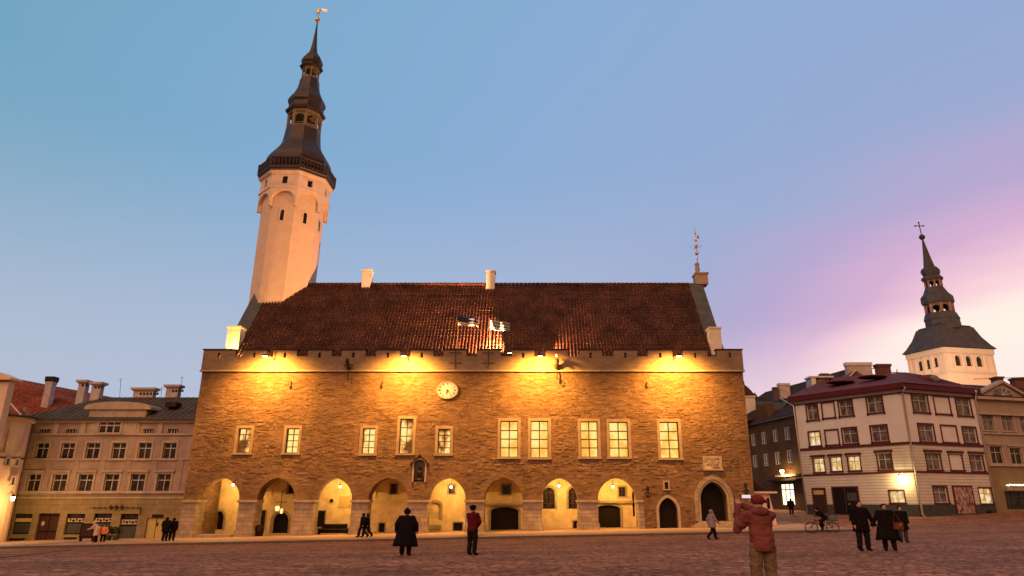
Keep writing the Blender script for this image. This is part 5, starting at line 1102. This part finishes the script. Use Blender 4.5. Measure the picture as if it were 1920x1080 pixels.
BASE = dict(pel=(0, 0, .95), chest=(0, 0, 1.36), neck=(0, .0, 1.50), head=(0, -.02, 1.62), shL=(.19, 0, 1.43), elL=(.25, .03, 1.16), wrL=(.25, -.06, .92), shR=(-.19, 0, 1.43), elR=(-.25, .03, 1.16), wrR=(-.25, -.06, .92),
            hipL=(.1, 0, .92), knL=(.11, -.02, .5), anL=(.11, .03, .08), toL=(.13, -.14, .04), hipR=(-.1, 0, .92), knR=(-.11, -.02, .5), anR=(-.11, .03, .08), toR=(-.13, -.14, .04))
def person(px, py, Y, h, yaw, label, top=BLK, legs=DRK, shoe=BLK, coat=None, hat=None, hood=False, pose=None, sx=1.2, bulk=1.0, loc=None, group=None, vox=.016, hair=HAI, fingers=True, topname='jacket', padded=False):
    J = {k: Vector(v) for k, v in BASE.items()}
    for k, v in (pose or {}).items(): J[k] = Vector(v)
    if loc is None:
        p = PY(px, py, Y); loc = (p.x, Y, gz(p.x, Y) + (.13 if KY < Y < 61 and p.x < 23 else 0))
    s = h / 1.75; ca, sa = math.cos(yaw), math.sin(yaw); st = sx
    def T(x, y, z): X, Yy = x * ca - y * sa, x * sa + y * ca; return (loc[0] + X * s * st, loc[1] + Yy * s, loc[2] + z * s)
    b = MB(T)
    cap(b, J['pel'], J['chest'], .10, .105); cap(b, J['chest'], J['neck'], .09, .055); cap(b, J['neck'], J['head'], .055, .06)
    H = J['head']; b.ball(tuple(H), .095, sx=.82, sy=1, sz=1.25); b.ball((H.x, H.y - .03, H.z - .06), .06, sz=.9); cap(b, (H.x, H.y - .09, H.z + .02), (H.x, H.y - .115, H.z - .02), .012, .018, 6)
    for e in (-1, 1): b.ball((H.x + e * .08, H.y, H.z), .025, sx=.4, sz=1.3); b.ball((H.x + e * .033, H.y - .083, H.z + .025), .016, n=6, m=4)
    b.ball((H.x, H.y - .088, H.z - .055), .02, sx=1.4, sz=.5, n=6, m=4)
    for sd in 'LR':
        sh, el, wr = J['sh' + sd], J['el' + sd], J['wr' + sd]; cap(b, J['chest'] + Vector((0, 0, .04)), sh, .08, .055); cap(b, sh, el, .05, .04); cap(b, el, wr, .038, .027)
        d = (wr - el).normalized(); hn = wr + d * .06; cap(b, wr, hn, .027, .035); side = d.cross(Vector((0, 1, 0))); side = side.normalized() if side.length > .1 else Vector((1, 0, 0))
        fwd = d.cross(side).normalized()
        for k in range(4): o_ = side * (.027 - .018 * k); L = (.075, .085, .08, .062)[k]; k1 = hn + o_ + d * (.02 + L * .5); cap(b, hn + o_ * .8, k1, .0095, .009, 6); cap(b, k1, k1 + d * L * .4 - fwd * .02, .009, .007, 6)
        cap(b, wr + d * .02 + side * .025, wr + d * .055 + side * .065, .012, .009, 6)
        cap(b, J['pel'], J['hip' + sd], .095, .09); cap(b, J['hip' + sd], J['kn' + sd], .085, .055); cap(b, J['kn' + sd], J['an' + sd], .053, .036); cap(b, J['an' + sd], J['to' + sd], .04, .03)
    body = b.build('person', skin, None, True, loc); tag(body, label, 'person', group); remesh(body, vox * .8)
    # trousers
    m = MB(T); cap(m, J['pel'] + Vector((0, 0, .04)), J['pel'] - Vector((0, 0, .02)), .135, .145)
    for sd in 'LR': cap(m, J['hip' + sd], J['kn' + sd], .118, .09); k_, a_ = J['kn' + sd], J['an' + sd]; cap(m, k_, a_ + (k_ - a_).normalized() * .05, .09, .08)
    o = m.build('trousers', legs, body, True); remesh(o, vox)
    m = MB(T)
    for sd in 'LR': a_ = J['an' + sd]; cap(m, a_ + (J['kn' + sd] - a_).normalized() * .1, a_, .05, .05); cap(m, a_, J['to' + sd], .055, .042)
    o = m.build('shoes', shoe, body, True); remesh(o, vox)
    # jacket
    m = MB(T); q = .17 * bulk; lo = J['pel'] + Vector((0, 0, -.05)); ch = J['chest']
    n_ = 6 if padded else 3
    for i in range(n_):
        a = lo.lerp(ch, i / n_); c = lo.lerp(ch, (i + 1) / n_); w = q * (1 + .06 * math.sin(i * 1.3)); 
        if padded: m.ball(tuple((a + c) / 2), w * 1.02, sx=1.15, sy=.85, sz=.36, n=18, m=8)
        cap(m, a + Vector((.05 * bulk, 0, 0)), c + Vector((.06 * bulk, 0, 0)), w * .78, w * .8); (cap(m, a, c, w * .84, w * .86) if i else None); cap(m, a - Vector((.05 * bulk, 0, 0)), c - Vector((.06 * bulk, 0, 0)), w * .78, w * .8)
    m.loft([[(lo.x + kx * math.cos(t), lo.y + ky * math.sin(t), lo.z + hz_) for t in [2 * math.pi * k / 20 for k in range(20)]] for hz_, kx, ky in ((-.07, .185 * bulk, .16 * bulk), (.0, .2 * bulk, .17 * bulk), (.14, .195 * bulk, .15 * bulk), (.2, .15, .12))])
    cap(m, ch, J['neck'] - Vector((0, 0, .02)), .13 * bulk, .085)
    for sd in 'LR':
        sh, el, wr = J['sh' + sd], J['el' + sd], J['wr' + sd]; cap(m, ch + Vector((0, 0, .03)), sh, .11 * bulk, .085 * bulk); cap(m, sh, el, .085 * bulk, .07 * bulk); cap(m, el, wr, .068 * bulk, .052 * bulk)
        if padded:
            for t in (.25, .6): m.ball(tuple(sh.lerp(el, t)), .1 * bulk, n=10, m=6); m.ball(tuple(el.lerp(wr, t)), .082 * bulk, n=10, m=6)
    o = m.build(topname, top, body, True); remesh(o, vox, 1 if padded else 3)
    if coat:      # flared skirt: hem height, hem radius
        zh, rh = coat; rings = []; n = 20; zt = 1.25; cxp = J['pel']
        for i in range(8):
            t = i / 7; z = zt + (zh - zt) * t; rr = (.2 + (rh - .2) * t) * bulk
            rings.append([(cxp.x * (1 - t * .3) + rr * (1 + .05 * math.sin(3 * a + 1) * t) * math.cos(a), cxp.y * (1 - t * .3) + .72 * rr * math.sin(a), z + .015 * math.sin(2 * a) * t) for a in [2 * math.pi * k / n for k in range(n)]])
        m = MB(T); m.loft(rings); m.build('coat_skirt', top, body, True)
    if hat == 'beret': m = MB(T); m.ball((H.x, H.y + .02, H.z + .1), .135, sx=1.05, sz=.5); m.ball((H.x, H.y + .03, H.z + .04), .105, sz=.8); o = m.build('beret', top if top is not REDJ else BLK, body, True); remesh(o, vox)
    elif hat == 'cap': m = MB(T); m.ball((H.x, H.y + .02, H.z + .07), .116, sz=.85); cap(m, (H.x - .06, H.y + .02, H.z + .06), (H.x - .19, H.y - .03, H.z + .04), .05, .018); o = m.build('cap', CAP, body, True); remesh(o, vox)
    elif hat == 'knit': m = MB(T); m.ball((H.x, H.y + .02, H.z + .05), .12, sz=1.05); m.ball((H.x, H.y + .02, H.z + .18), .035); o = m.build('knit_hat', top, body, True); remesh(o, vox)
    else: m = MB(T); m.ball((H.x, H.y + .03, H.z + .035), .108, sz=1.05); m.ball((H.x, H.y + .05, H.z - .03), .085); o = m.build('hair', hair, body, True); remesh(o, vox)
    if hood: m = MB(T); m.ball((H.x, H.y + .08, H.z - .13), .13, sx=1.15, sz=.7); cap(m, (H.x - .08, H.y + .03, H.z - .13), (H.x + .08, H.y + .03, H.z - .13), .075, .075); o = m.build('hood', top, body, True); remesh(o, vox)
    return body, T, J
walk = dict(hipL=(.1, 0, .92), knL=(.1, -.16, .53), anL=(.1, -.2, .09), toL=(.1, -.36, .07), hipR=(-.1, 0, .92), knR=(-.1, .08, .5), anR=(-.1, .34, .16), toR=(-.1, .22, .05), elL=(.24, .14, 1.18), wrL=(.22, .1, .93), elR=(-.24, -.08, 1.17), wrR=(-.22, -.24, 1.0))
# long black coat, seen from behind
person(760, 1033, 26.8, 1.62, math.pi, 'person in long black coat standing in the square seen from behind', coat=(.36, .37), hat='knit', sx=1.22, bulk=1.15, pose=dict(elL=(.32, .02, 1.18), wrL=(.34, -.05, .95), elR=(-.32, .02, 1.18), wrR=(-.34, -.05, .95)), topname='coat')
person(885, 1034, 26.6, 1.72, R(150), 'person in dark red jacket and black beret standing with hands clasped', top=REDJ, hat='beret', sx=1.05, bulk=1.0, pose=dict(elL=(.24, -.12, 1.18), wrL=(.07, -.26, 1.06), elR=(-.24, -.1, 1.18), wrR=(-.07, -.26, 1.04)))
MBp = MB
# red puffer with phone
pp_ = PY(1438, 1110, 12.6); by, T, J = person(0, 0, 0, 1.72, R(184), 'person in rust red puffer jacket and cap holding up a phone, back to the camera', top=PUF, legs=KHA, shoe=BRN, hat='cap', hood=True, padded=True, bulk=1.0, sx=1.1, loc=(pp_.x, 12.6, gz(pp_.x, 12.6)), vox=.0095,
  pose=dict(elL=(.33, -.16, 1.18), wrL=(.2, -.44, 1.58), elR=(-.18, -.34, 1.36), wrR=(.1, -.47, 1.6), shL=(.2, -.03, 1.43), shR=(-.2, -.04, 1.43), head=(.0, -.05, 1.62), knL=(.13, -.02, .5), anL=(.16, .02, .08), toL=(.18, -.14, .04), chest=(0, -.02, 1.36)))
p = PY(1398, 931, 12.08); ph_ = thing('phone', (p.x, 12.05, p.z), 'phone with glowing screen held up by the person in the red puffer', 'phone')
MB().box(p.x - .085, p.x + .085, 12.05, 12.062, p.z - .032, p.z + .032).build('case', 'iron', ph_); MB().box(p.x - .075, p.x + .075, 12.046, 12.049, p.z - .027, p.z + .027).build('screen', 'phone', ph_)
# couple and third person to the right
pr0 = PY(1620, 1027, 27.0)
person(1620, 1027, 27.0, 1.78, R(8), 'tall person in black coat with hands joined to a partner, walking towards the camera', coat=(.68, .24), sx=1.2, bulk=1.12, pose=dict(elL=(.33, 0, 1.15), wrL=(.42, -.05, .9), knL=(.12, -.06, .5), anL=(.13, -.02, .08), toL=(.14, -.18, .05)), group='pair walking across the square')
person(1668, 1027, 26.9, 1.66, R(-12), 'person in long flared black coat, right of the tall one and carrying a brown bag', coat=(.4, .36), sx=1.2, bulk=1.12, pose=dict(elR=(-.34, 0, 1.15), wrR=(-.46, -.04, .92), knL=(.12, -.1, .5), anL=(.14, -.1, .08), toL=(.15, -.25, .05)), group='pair walking across the square', topname='coat')
p = PY(1683, 985, 26.7); m = MB(); m.box(p.x - .17, p.x + .17, 26.62, 26.78, p.z - .14, p.z + .1); hb = tag(m.build('handbag', BRN, loc=(p.x, 26.7, p.z)), 'brown shoulder bag at the side of the person in the flared coat', 'bag'); MB().tube([(p.x - .14, 26.7, p.z + .1), (p.x - .06, 26.72, p.z + .45), (p.x + .14, 26.7, p.z + .1)], .015, 6).build('strap', BRN, hb)
MB().box(p.x + .02, p.x + .1, 26.6, 26.615, p.z + .0, p.z + .05).build('clasp', 'gold', hb)
person(1694, 1006, 33.5, 1.6, R(-5), 'person in short dark coat following behind the pair', coat=(.62, .25), sx=1.2, bulk=1.1, legs=cloth('grey_trousers', (.06, .045, .05)))
person(1485, 966, 79.5, 1.7, R(180), 'distant dark figure standing before the lit shop door', sx=1.3, bulk=1.2)
person(1337, 1010, 40.5, 1.6, R(105), 'person in grey lilac coat striding past the portal steps', top=GRY, coat=(.72, .25), pose=walk, sx=1.2, bulk=1.0, hair=GRY)
person(679, 1004, 53.5, 1.72, R(-100), 'left one of two dark figures hurrying past the arcade', pose=walk, sx=1.25, group='two people hurrying past the arcade', bulk=1.05)
person(687, 1004, 54.2, 1.68, R(-95), 'right one of two dark figures hurrying past the arcade', pose=walk, sx=1.25, group='two people hurrying past the arcade', bulk=1.05, coat=(.75, .22))
person(308, 1013, 54.5, 1.72, R(170), 'left one of two dark figures standing at the yellow door', sx=1.25, bulk=1.15, coat=(.7, .24), group='two people at the yellow door')
person(321, 1013, 54.8, 1.66, R(190), 'right one of two dark figures standing at the yellow door', sx=1.25, bulk=1.1, coat=(.75, .22), group='two people at the yellow door')
person(178, 1018, 54.6, 1.6, R(-80), 'person in pale coat and hat bending towards a child', top=WHT, coat=(.55, .25), hat='knit', sx=1.25, bulk=1.1, pose=dict(chest=(0, -.14, 1.3), neck=(0, -.2, 1.42), head=(0, -.26, 1.52), shL=(.18, -.16, 1.36), shR=(-.18, -.16, 1.36), elL=(.22, -.3, 1.14), wrL=(.16, -.5, 1.05), elR=(-.22, -.3, 1.14), wrR=(-.16, -.5, 1.05)))
person(192, 1014, 54.9, 1.25, R(20), 'child in dark jacket with bright orange front beside the pale coated person', sx=1.3, bulk=1.15, top=ORG, legs=BLK)
person(1595, 975, 66.0, 1.65, R(60), 'dark figure standing before the gate of the white house', sx=1.2, bulk=1.1, coat=(.7, .24))
# cyclist and bicycle
by_ = 49.2; bw0, bw1 = PY(1521, 987, by_), PY(1561, 988, by_); bg = gz(bw0.x, by_); rW = .34; wx = 1.28
BK = thing('bicycle', ((bw0.x + bw1.x) / 2, by_, bg), 'dark city bicycle with rear crate being ridden to the left', 'bicycle')
for xw in (bw0.x, bw1.x):
    n = 28; ringp = [(xw + rW * wx * math.cos(2 * math.pi * k / n), by_, bg + rW + rW * math.sin(2 * math.pi * k / n)) for k in range(n + 1)]
    w = MB().tube(ringp, .022, 6).build('tyre', BLK, BK); r2 = [(xw + (p[0] - xw) * .9, by_, bg + rW + (p[2] - bg - rW) * .9) for p in ringp]; MB().tube(r2, .012, 5).build('rim', 'slate', w)
    m = MB()
    for k in range(14): a = 2 * math.pi * k / 14; m.tube([(xw, by_, bg + rW), (xw + rW * .9 * wx * math.cos(a), by_, bg + rW + rW * .9 * math.sin(a))], .004, 4)
    m.ball((xw, by_, bg + rW), .04); m.build('spokes', 'iron', w)
xa, xb = bw0.x, bw1.x; D = xb - xa; xm = xa + D * .52
fr_pts = dict(h=(xa + D * .2, by_, bg + .78), s=(xb - D * .33, by_, bg + .85), bb=(xm + .05, by_, bg + .3), r=(xb, by_, bg + rW), f=(xa, by_, bg + rW))
m = MB()
for a, b in (('h', 's'), ('h', 'bb'), ('s', 'bb'), ('bb', 'r'), ('s', 'r'), ('h', 'f')): m.tube([fr_pts[a], fr_pts[b]], .022, 6)
m.build('frame', BLK, BK); hx, hy, hz = fr_pts['h']
MB().tube([(hx, by_, hz), (hx - .02, by_, hz + .25), (hx + .15, by_ - .25, hz + .28)], .016, 6).tube([(hx - .02, by_, hz + .25), (hx + .15, by_ + .25, hz + .28)], .016, 6).build('handlebar', 'slate', BK)
sx_, _, sz_ = fr_pts['s']; m = MB(); m.tube([fr_pts['s'], (sx_ + .02, by_, sz_ + .1)], .016, 6); m.ball((sx_ + .03, by_, sz_ + .13), .13, sx=1.2, sy=.7, sz=.35); m.build('saddle', BLK, BK)
m = MB(); m.box(xb - .3, xb + .35, by_ - .12, by_ + .12, bg + .76, bg + .78); m.tube([(xb, by_ - .1, bg + rW), (xb - .05, by_ - .1, bg + .76)], .012, 5); m.build('rear_rack', 'slate', BK)
cr_ = cloth('teal_crate', (.05, .14, .16)); x0, x1 = xb - .22, xb + .34; m = MB()
for zq in (.8, .93, 1.06): m.box(x0, x1, by_ - .17, by_ - .15, bg + zq, bg + zq + .07); m.box(x0, x1, by_ + .15, by_ + .17, bg + zq, bg + zq + .07); m.box(x0, x0 + .02, by_ - .15, by_ + .15, bg + zq, bg + zq + .07); m.box(x1 - .02, x1, by_ - .15, by_ + .15, bg + zq, bg + zq + .07)
for xx in (x0, x1 - .03): m.box(xx, xx + .03, by_ - .175, by_ - .145, bg + .78, bg + 1.14); m.box(xx, xx + .03, by_ + .145, by_ + .175, bg + .78, bg + 1.14)
m.box(x0 + .02, x1 - .02, by_ - .15, by_ + .15, bg + .782, bg + .8); m.build('crate', cr_, BK)
m = MB(); m.tube([(xm + .05, by_ - .08, bg + .3), (xm - .07, by_ - .08, bg + .18)], .012, 5); m.tube([(xm + .05, by_ + .08, bg + .3), (xm + .17, by_ + .08, bg + .42)], .012, 5); m.box(xm - .13, xm - .01, by_ - .18, by_ - .08, bg + .165, bg + .185); m.box(xm + .11, xm + .23, by_ + .08, by_ + .18, bg + .41, bg + .43); m.build('pedals', 'iron', BK)
# rider: local frame faces -y, yaw -90 deg turns -y to -x
ox = sx_ + .03
person(0, 0, 0, 1.72, R(-90), 'dark clothed cyclist leaning forward on a city bicycle', sx=1.0, bulk=1.05, loc=(ox, by_, bg), top=BLK, hat='knit', pose=dict(pel=(0, .0, 1.0), chest=(0, -.32, 1.32), neck=(0, -.42, 1.42), head=(0, -.5, 1.52), shL=(.18, -.36, 1.34), shR=(-.18, -.36, 1.34), elL=(.26, -.5, 1.12), wrL=(.25, -.52, 1.06), elR=(-.26, -.5, 1.12), wrR=(-.25, -.52, 1.06),
  hipL=(.1, -.02, .97), knL=(.12, -.42, .78), anL=(.12, -.16, .46), toL=(.12, -.28, .42), hipR=(-.1, -.02, .97), knR=(-.12, -.32, .58), anR=(-.12, -.18, .23), toR=(-.12, -.32, .2)))

# bake the remeshed figures into plain meshes
dg = bpy.context.evaluated_depsgraph_get()
for o in [o for o in bpy.data.objects if o.modifiers]:
    me = bpy.data.meshes.new_from_object(o.evaluated_get(dg)); mats = [s.material for s in o.material_slots]; o.modifiers.clear(); o.data = me
    if not me.materials and mats: me.materials.append(mats[0])

# ---------------------------------------------------------------- world and town glow
w = bpy.data.worlds.new('World'); bpy.context.scene.world = w; w.use_nodes = True; nt = w.node_tree; nt.nodes.clear()
out = nt.nodes.new('ShaderNodeOutputWorld'); bg_ = nt.nodes.new('ShaderNodeBackground'); tcn = nt.nodes.new('ShaderNodeTexCoord')
Sd = ray(2200, 1200).normalized()
nz = nt.nodes.new('ShaderNodeTexNoise'); nz.inputs['Scale'].default_value = 2.2; nz.inputs['Detail'].default_value = 3
mp = nt.nodes.new('ShaderNodeMapping'); mp.inputs['Rotation'].default_value = (0, R(-20), 0); mp.inputs['Scale'].default_value = (.8, 1, 5); nt.links.new(tcn.outputs['Generated'], mp.inputs[0]); nt.links.new(mp.outputs[0], nz.inputs['Vector'])
dt = nt.nodes.new('ShaderNodeVectorMath'); dt.operation = 'DOT_PRODUCT'; dt.inputs[1].default_value = Sd; nt.links.new(tcn.outputs['Generated'], dt.inputs[0])
ang = mth(nt, 'ARCCOSINE', dt.outputs['Value']); ang = mth(nt, 'ADD', ang, mth(nt, 'MULTIPLY', mth(nt, 'SUBTRACT', nz.outputs[0], .5), .12))
def an(px, py): return math.acos(ray(px, py).normalized().dot(Sd)) / 2.0
ang = mth(nt, 'DIVIDE', ang, 2.0)
stops = [(an(1900, 640), (255, 245, 230)), (an(1920, 540), (254, 238, 228)), (an(1920, 480), (246, 206, 216)), (an(1920, 410), (212, 174, 209)), (an(1920, 290), (182, 166, 207)), (an(1500, 300), (150, 169, 209)), (an(1000, 200), (138, 172, 212)), (an(500, 200), (126, 170, 206)), (an(0, 0), (114, 165, 192))]
skyc = ramp(nt, ang, [(p, srgb(*c)) for p, c in stops])
sp = nt.nodes.new('ShaderNodeSeparateXYZ'); nt.links.new(tcn.outputs['Generated'], sp.inputs[0])
def mr(v, a, b, c=0, d=1):
    m = nt.nodes.new('ShaderNodeMapRange'); m.interpolation_type = 'SMOOTHSTEP'; m.inputs[1].default_value = a; m.inputs[2].default_value = b; m.inputs[3].default_value = c; m.inputs[4].default_value = d; nt.links.new(v, m.inputs[0]); return m.outputs[0]
hz_ = mth(nt, 'MULTIPLY', mr(sp.outputs[2], .5, .12), mr(ang, an(1500, 600), an(1000, 600)))
skyc = mixc(nt, mth(nt, 'MULTIPLY', hz_, .8), skyc, srgb(190, 194, 214))
skyc = mixc(nt, mth(nt, 'MULTIPLY', mr(sp.outputs[2], .26, .1), mr(ang, an(1000, 600), an(1500, 650), 0, .75)), skyc, srgb(244, 222, 226))
skyc = mixc(nt, mr(sp.outputs[1], .25, -.25), skyc, (.30, .17, .11))
skyc = mixc(nt, mr(sp.outputs[2], 0, -.05), skyc, (.06, .035, .025))
ns = nt.nodes.new('ShaderNodeTexSky'); ns.sky_type = 'NISHITA'; ns.sun_disc = False; ns.sun_elevation = R(1.0); ns.sun_rotation = R(45)
skyc = mixc(nt, .01, skyc, ns.outputs[0], 'ADD')
nt.links.new(skyc, bg_.inputs[0]); bg_.inputs[1].default_value = 1.0; nt.links.new(bg_.outputs[0], out.inputs[0])
sl_ = bpy.data.lights.new('town_glow', 'SUN'); sl_.energy = 1.9; sl_.angle = R(50); sl_.color = (1, .52, .3); so = bpy.data.objects.new('town_glow', sl_); C.objects.link(so)  # warm light added from behind the camera, acting as the town's glow
so.rotation_euler = Vector((.25, .7, -.62)).to_track_quat('-Z', 'Y').to_euler()
vs_ = bpy.context.scene.view_settings; bpy.context.scene.display_settings.display_device = 'sRGB'; vs_.view_transform = 'Standard'; vs_.look = 'None'; vs_.gamma = 1; vs_.exposure = 0
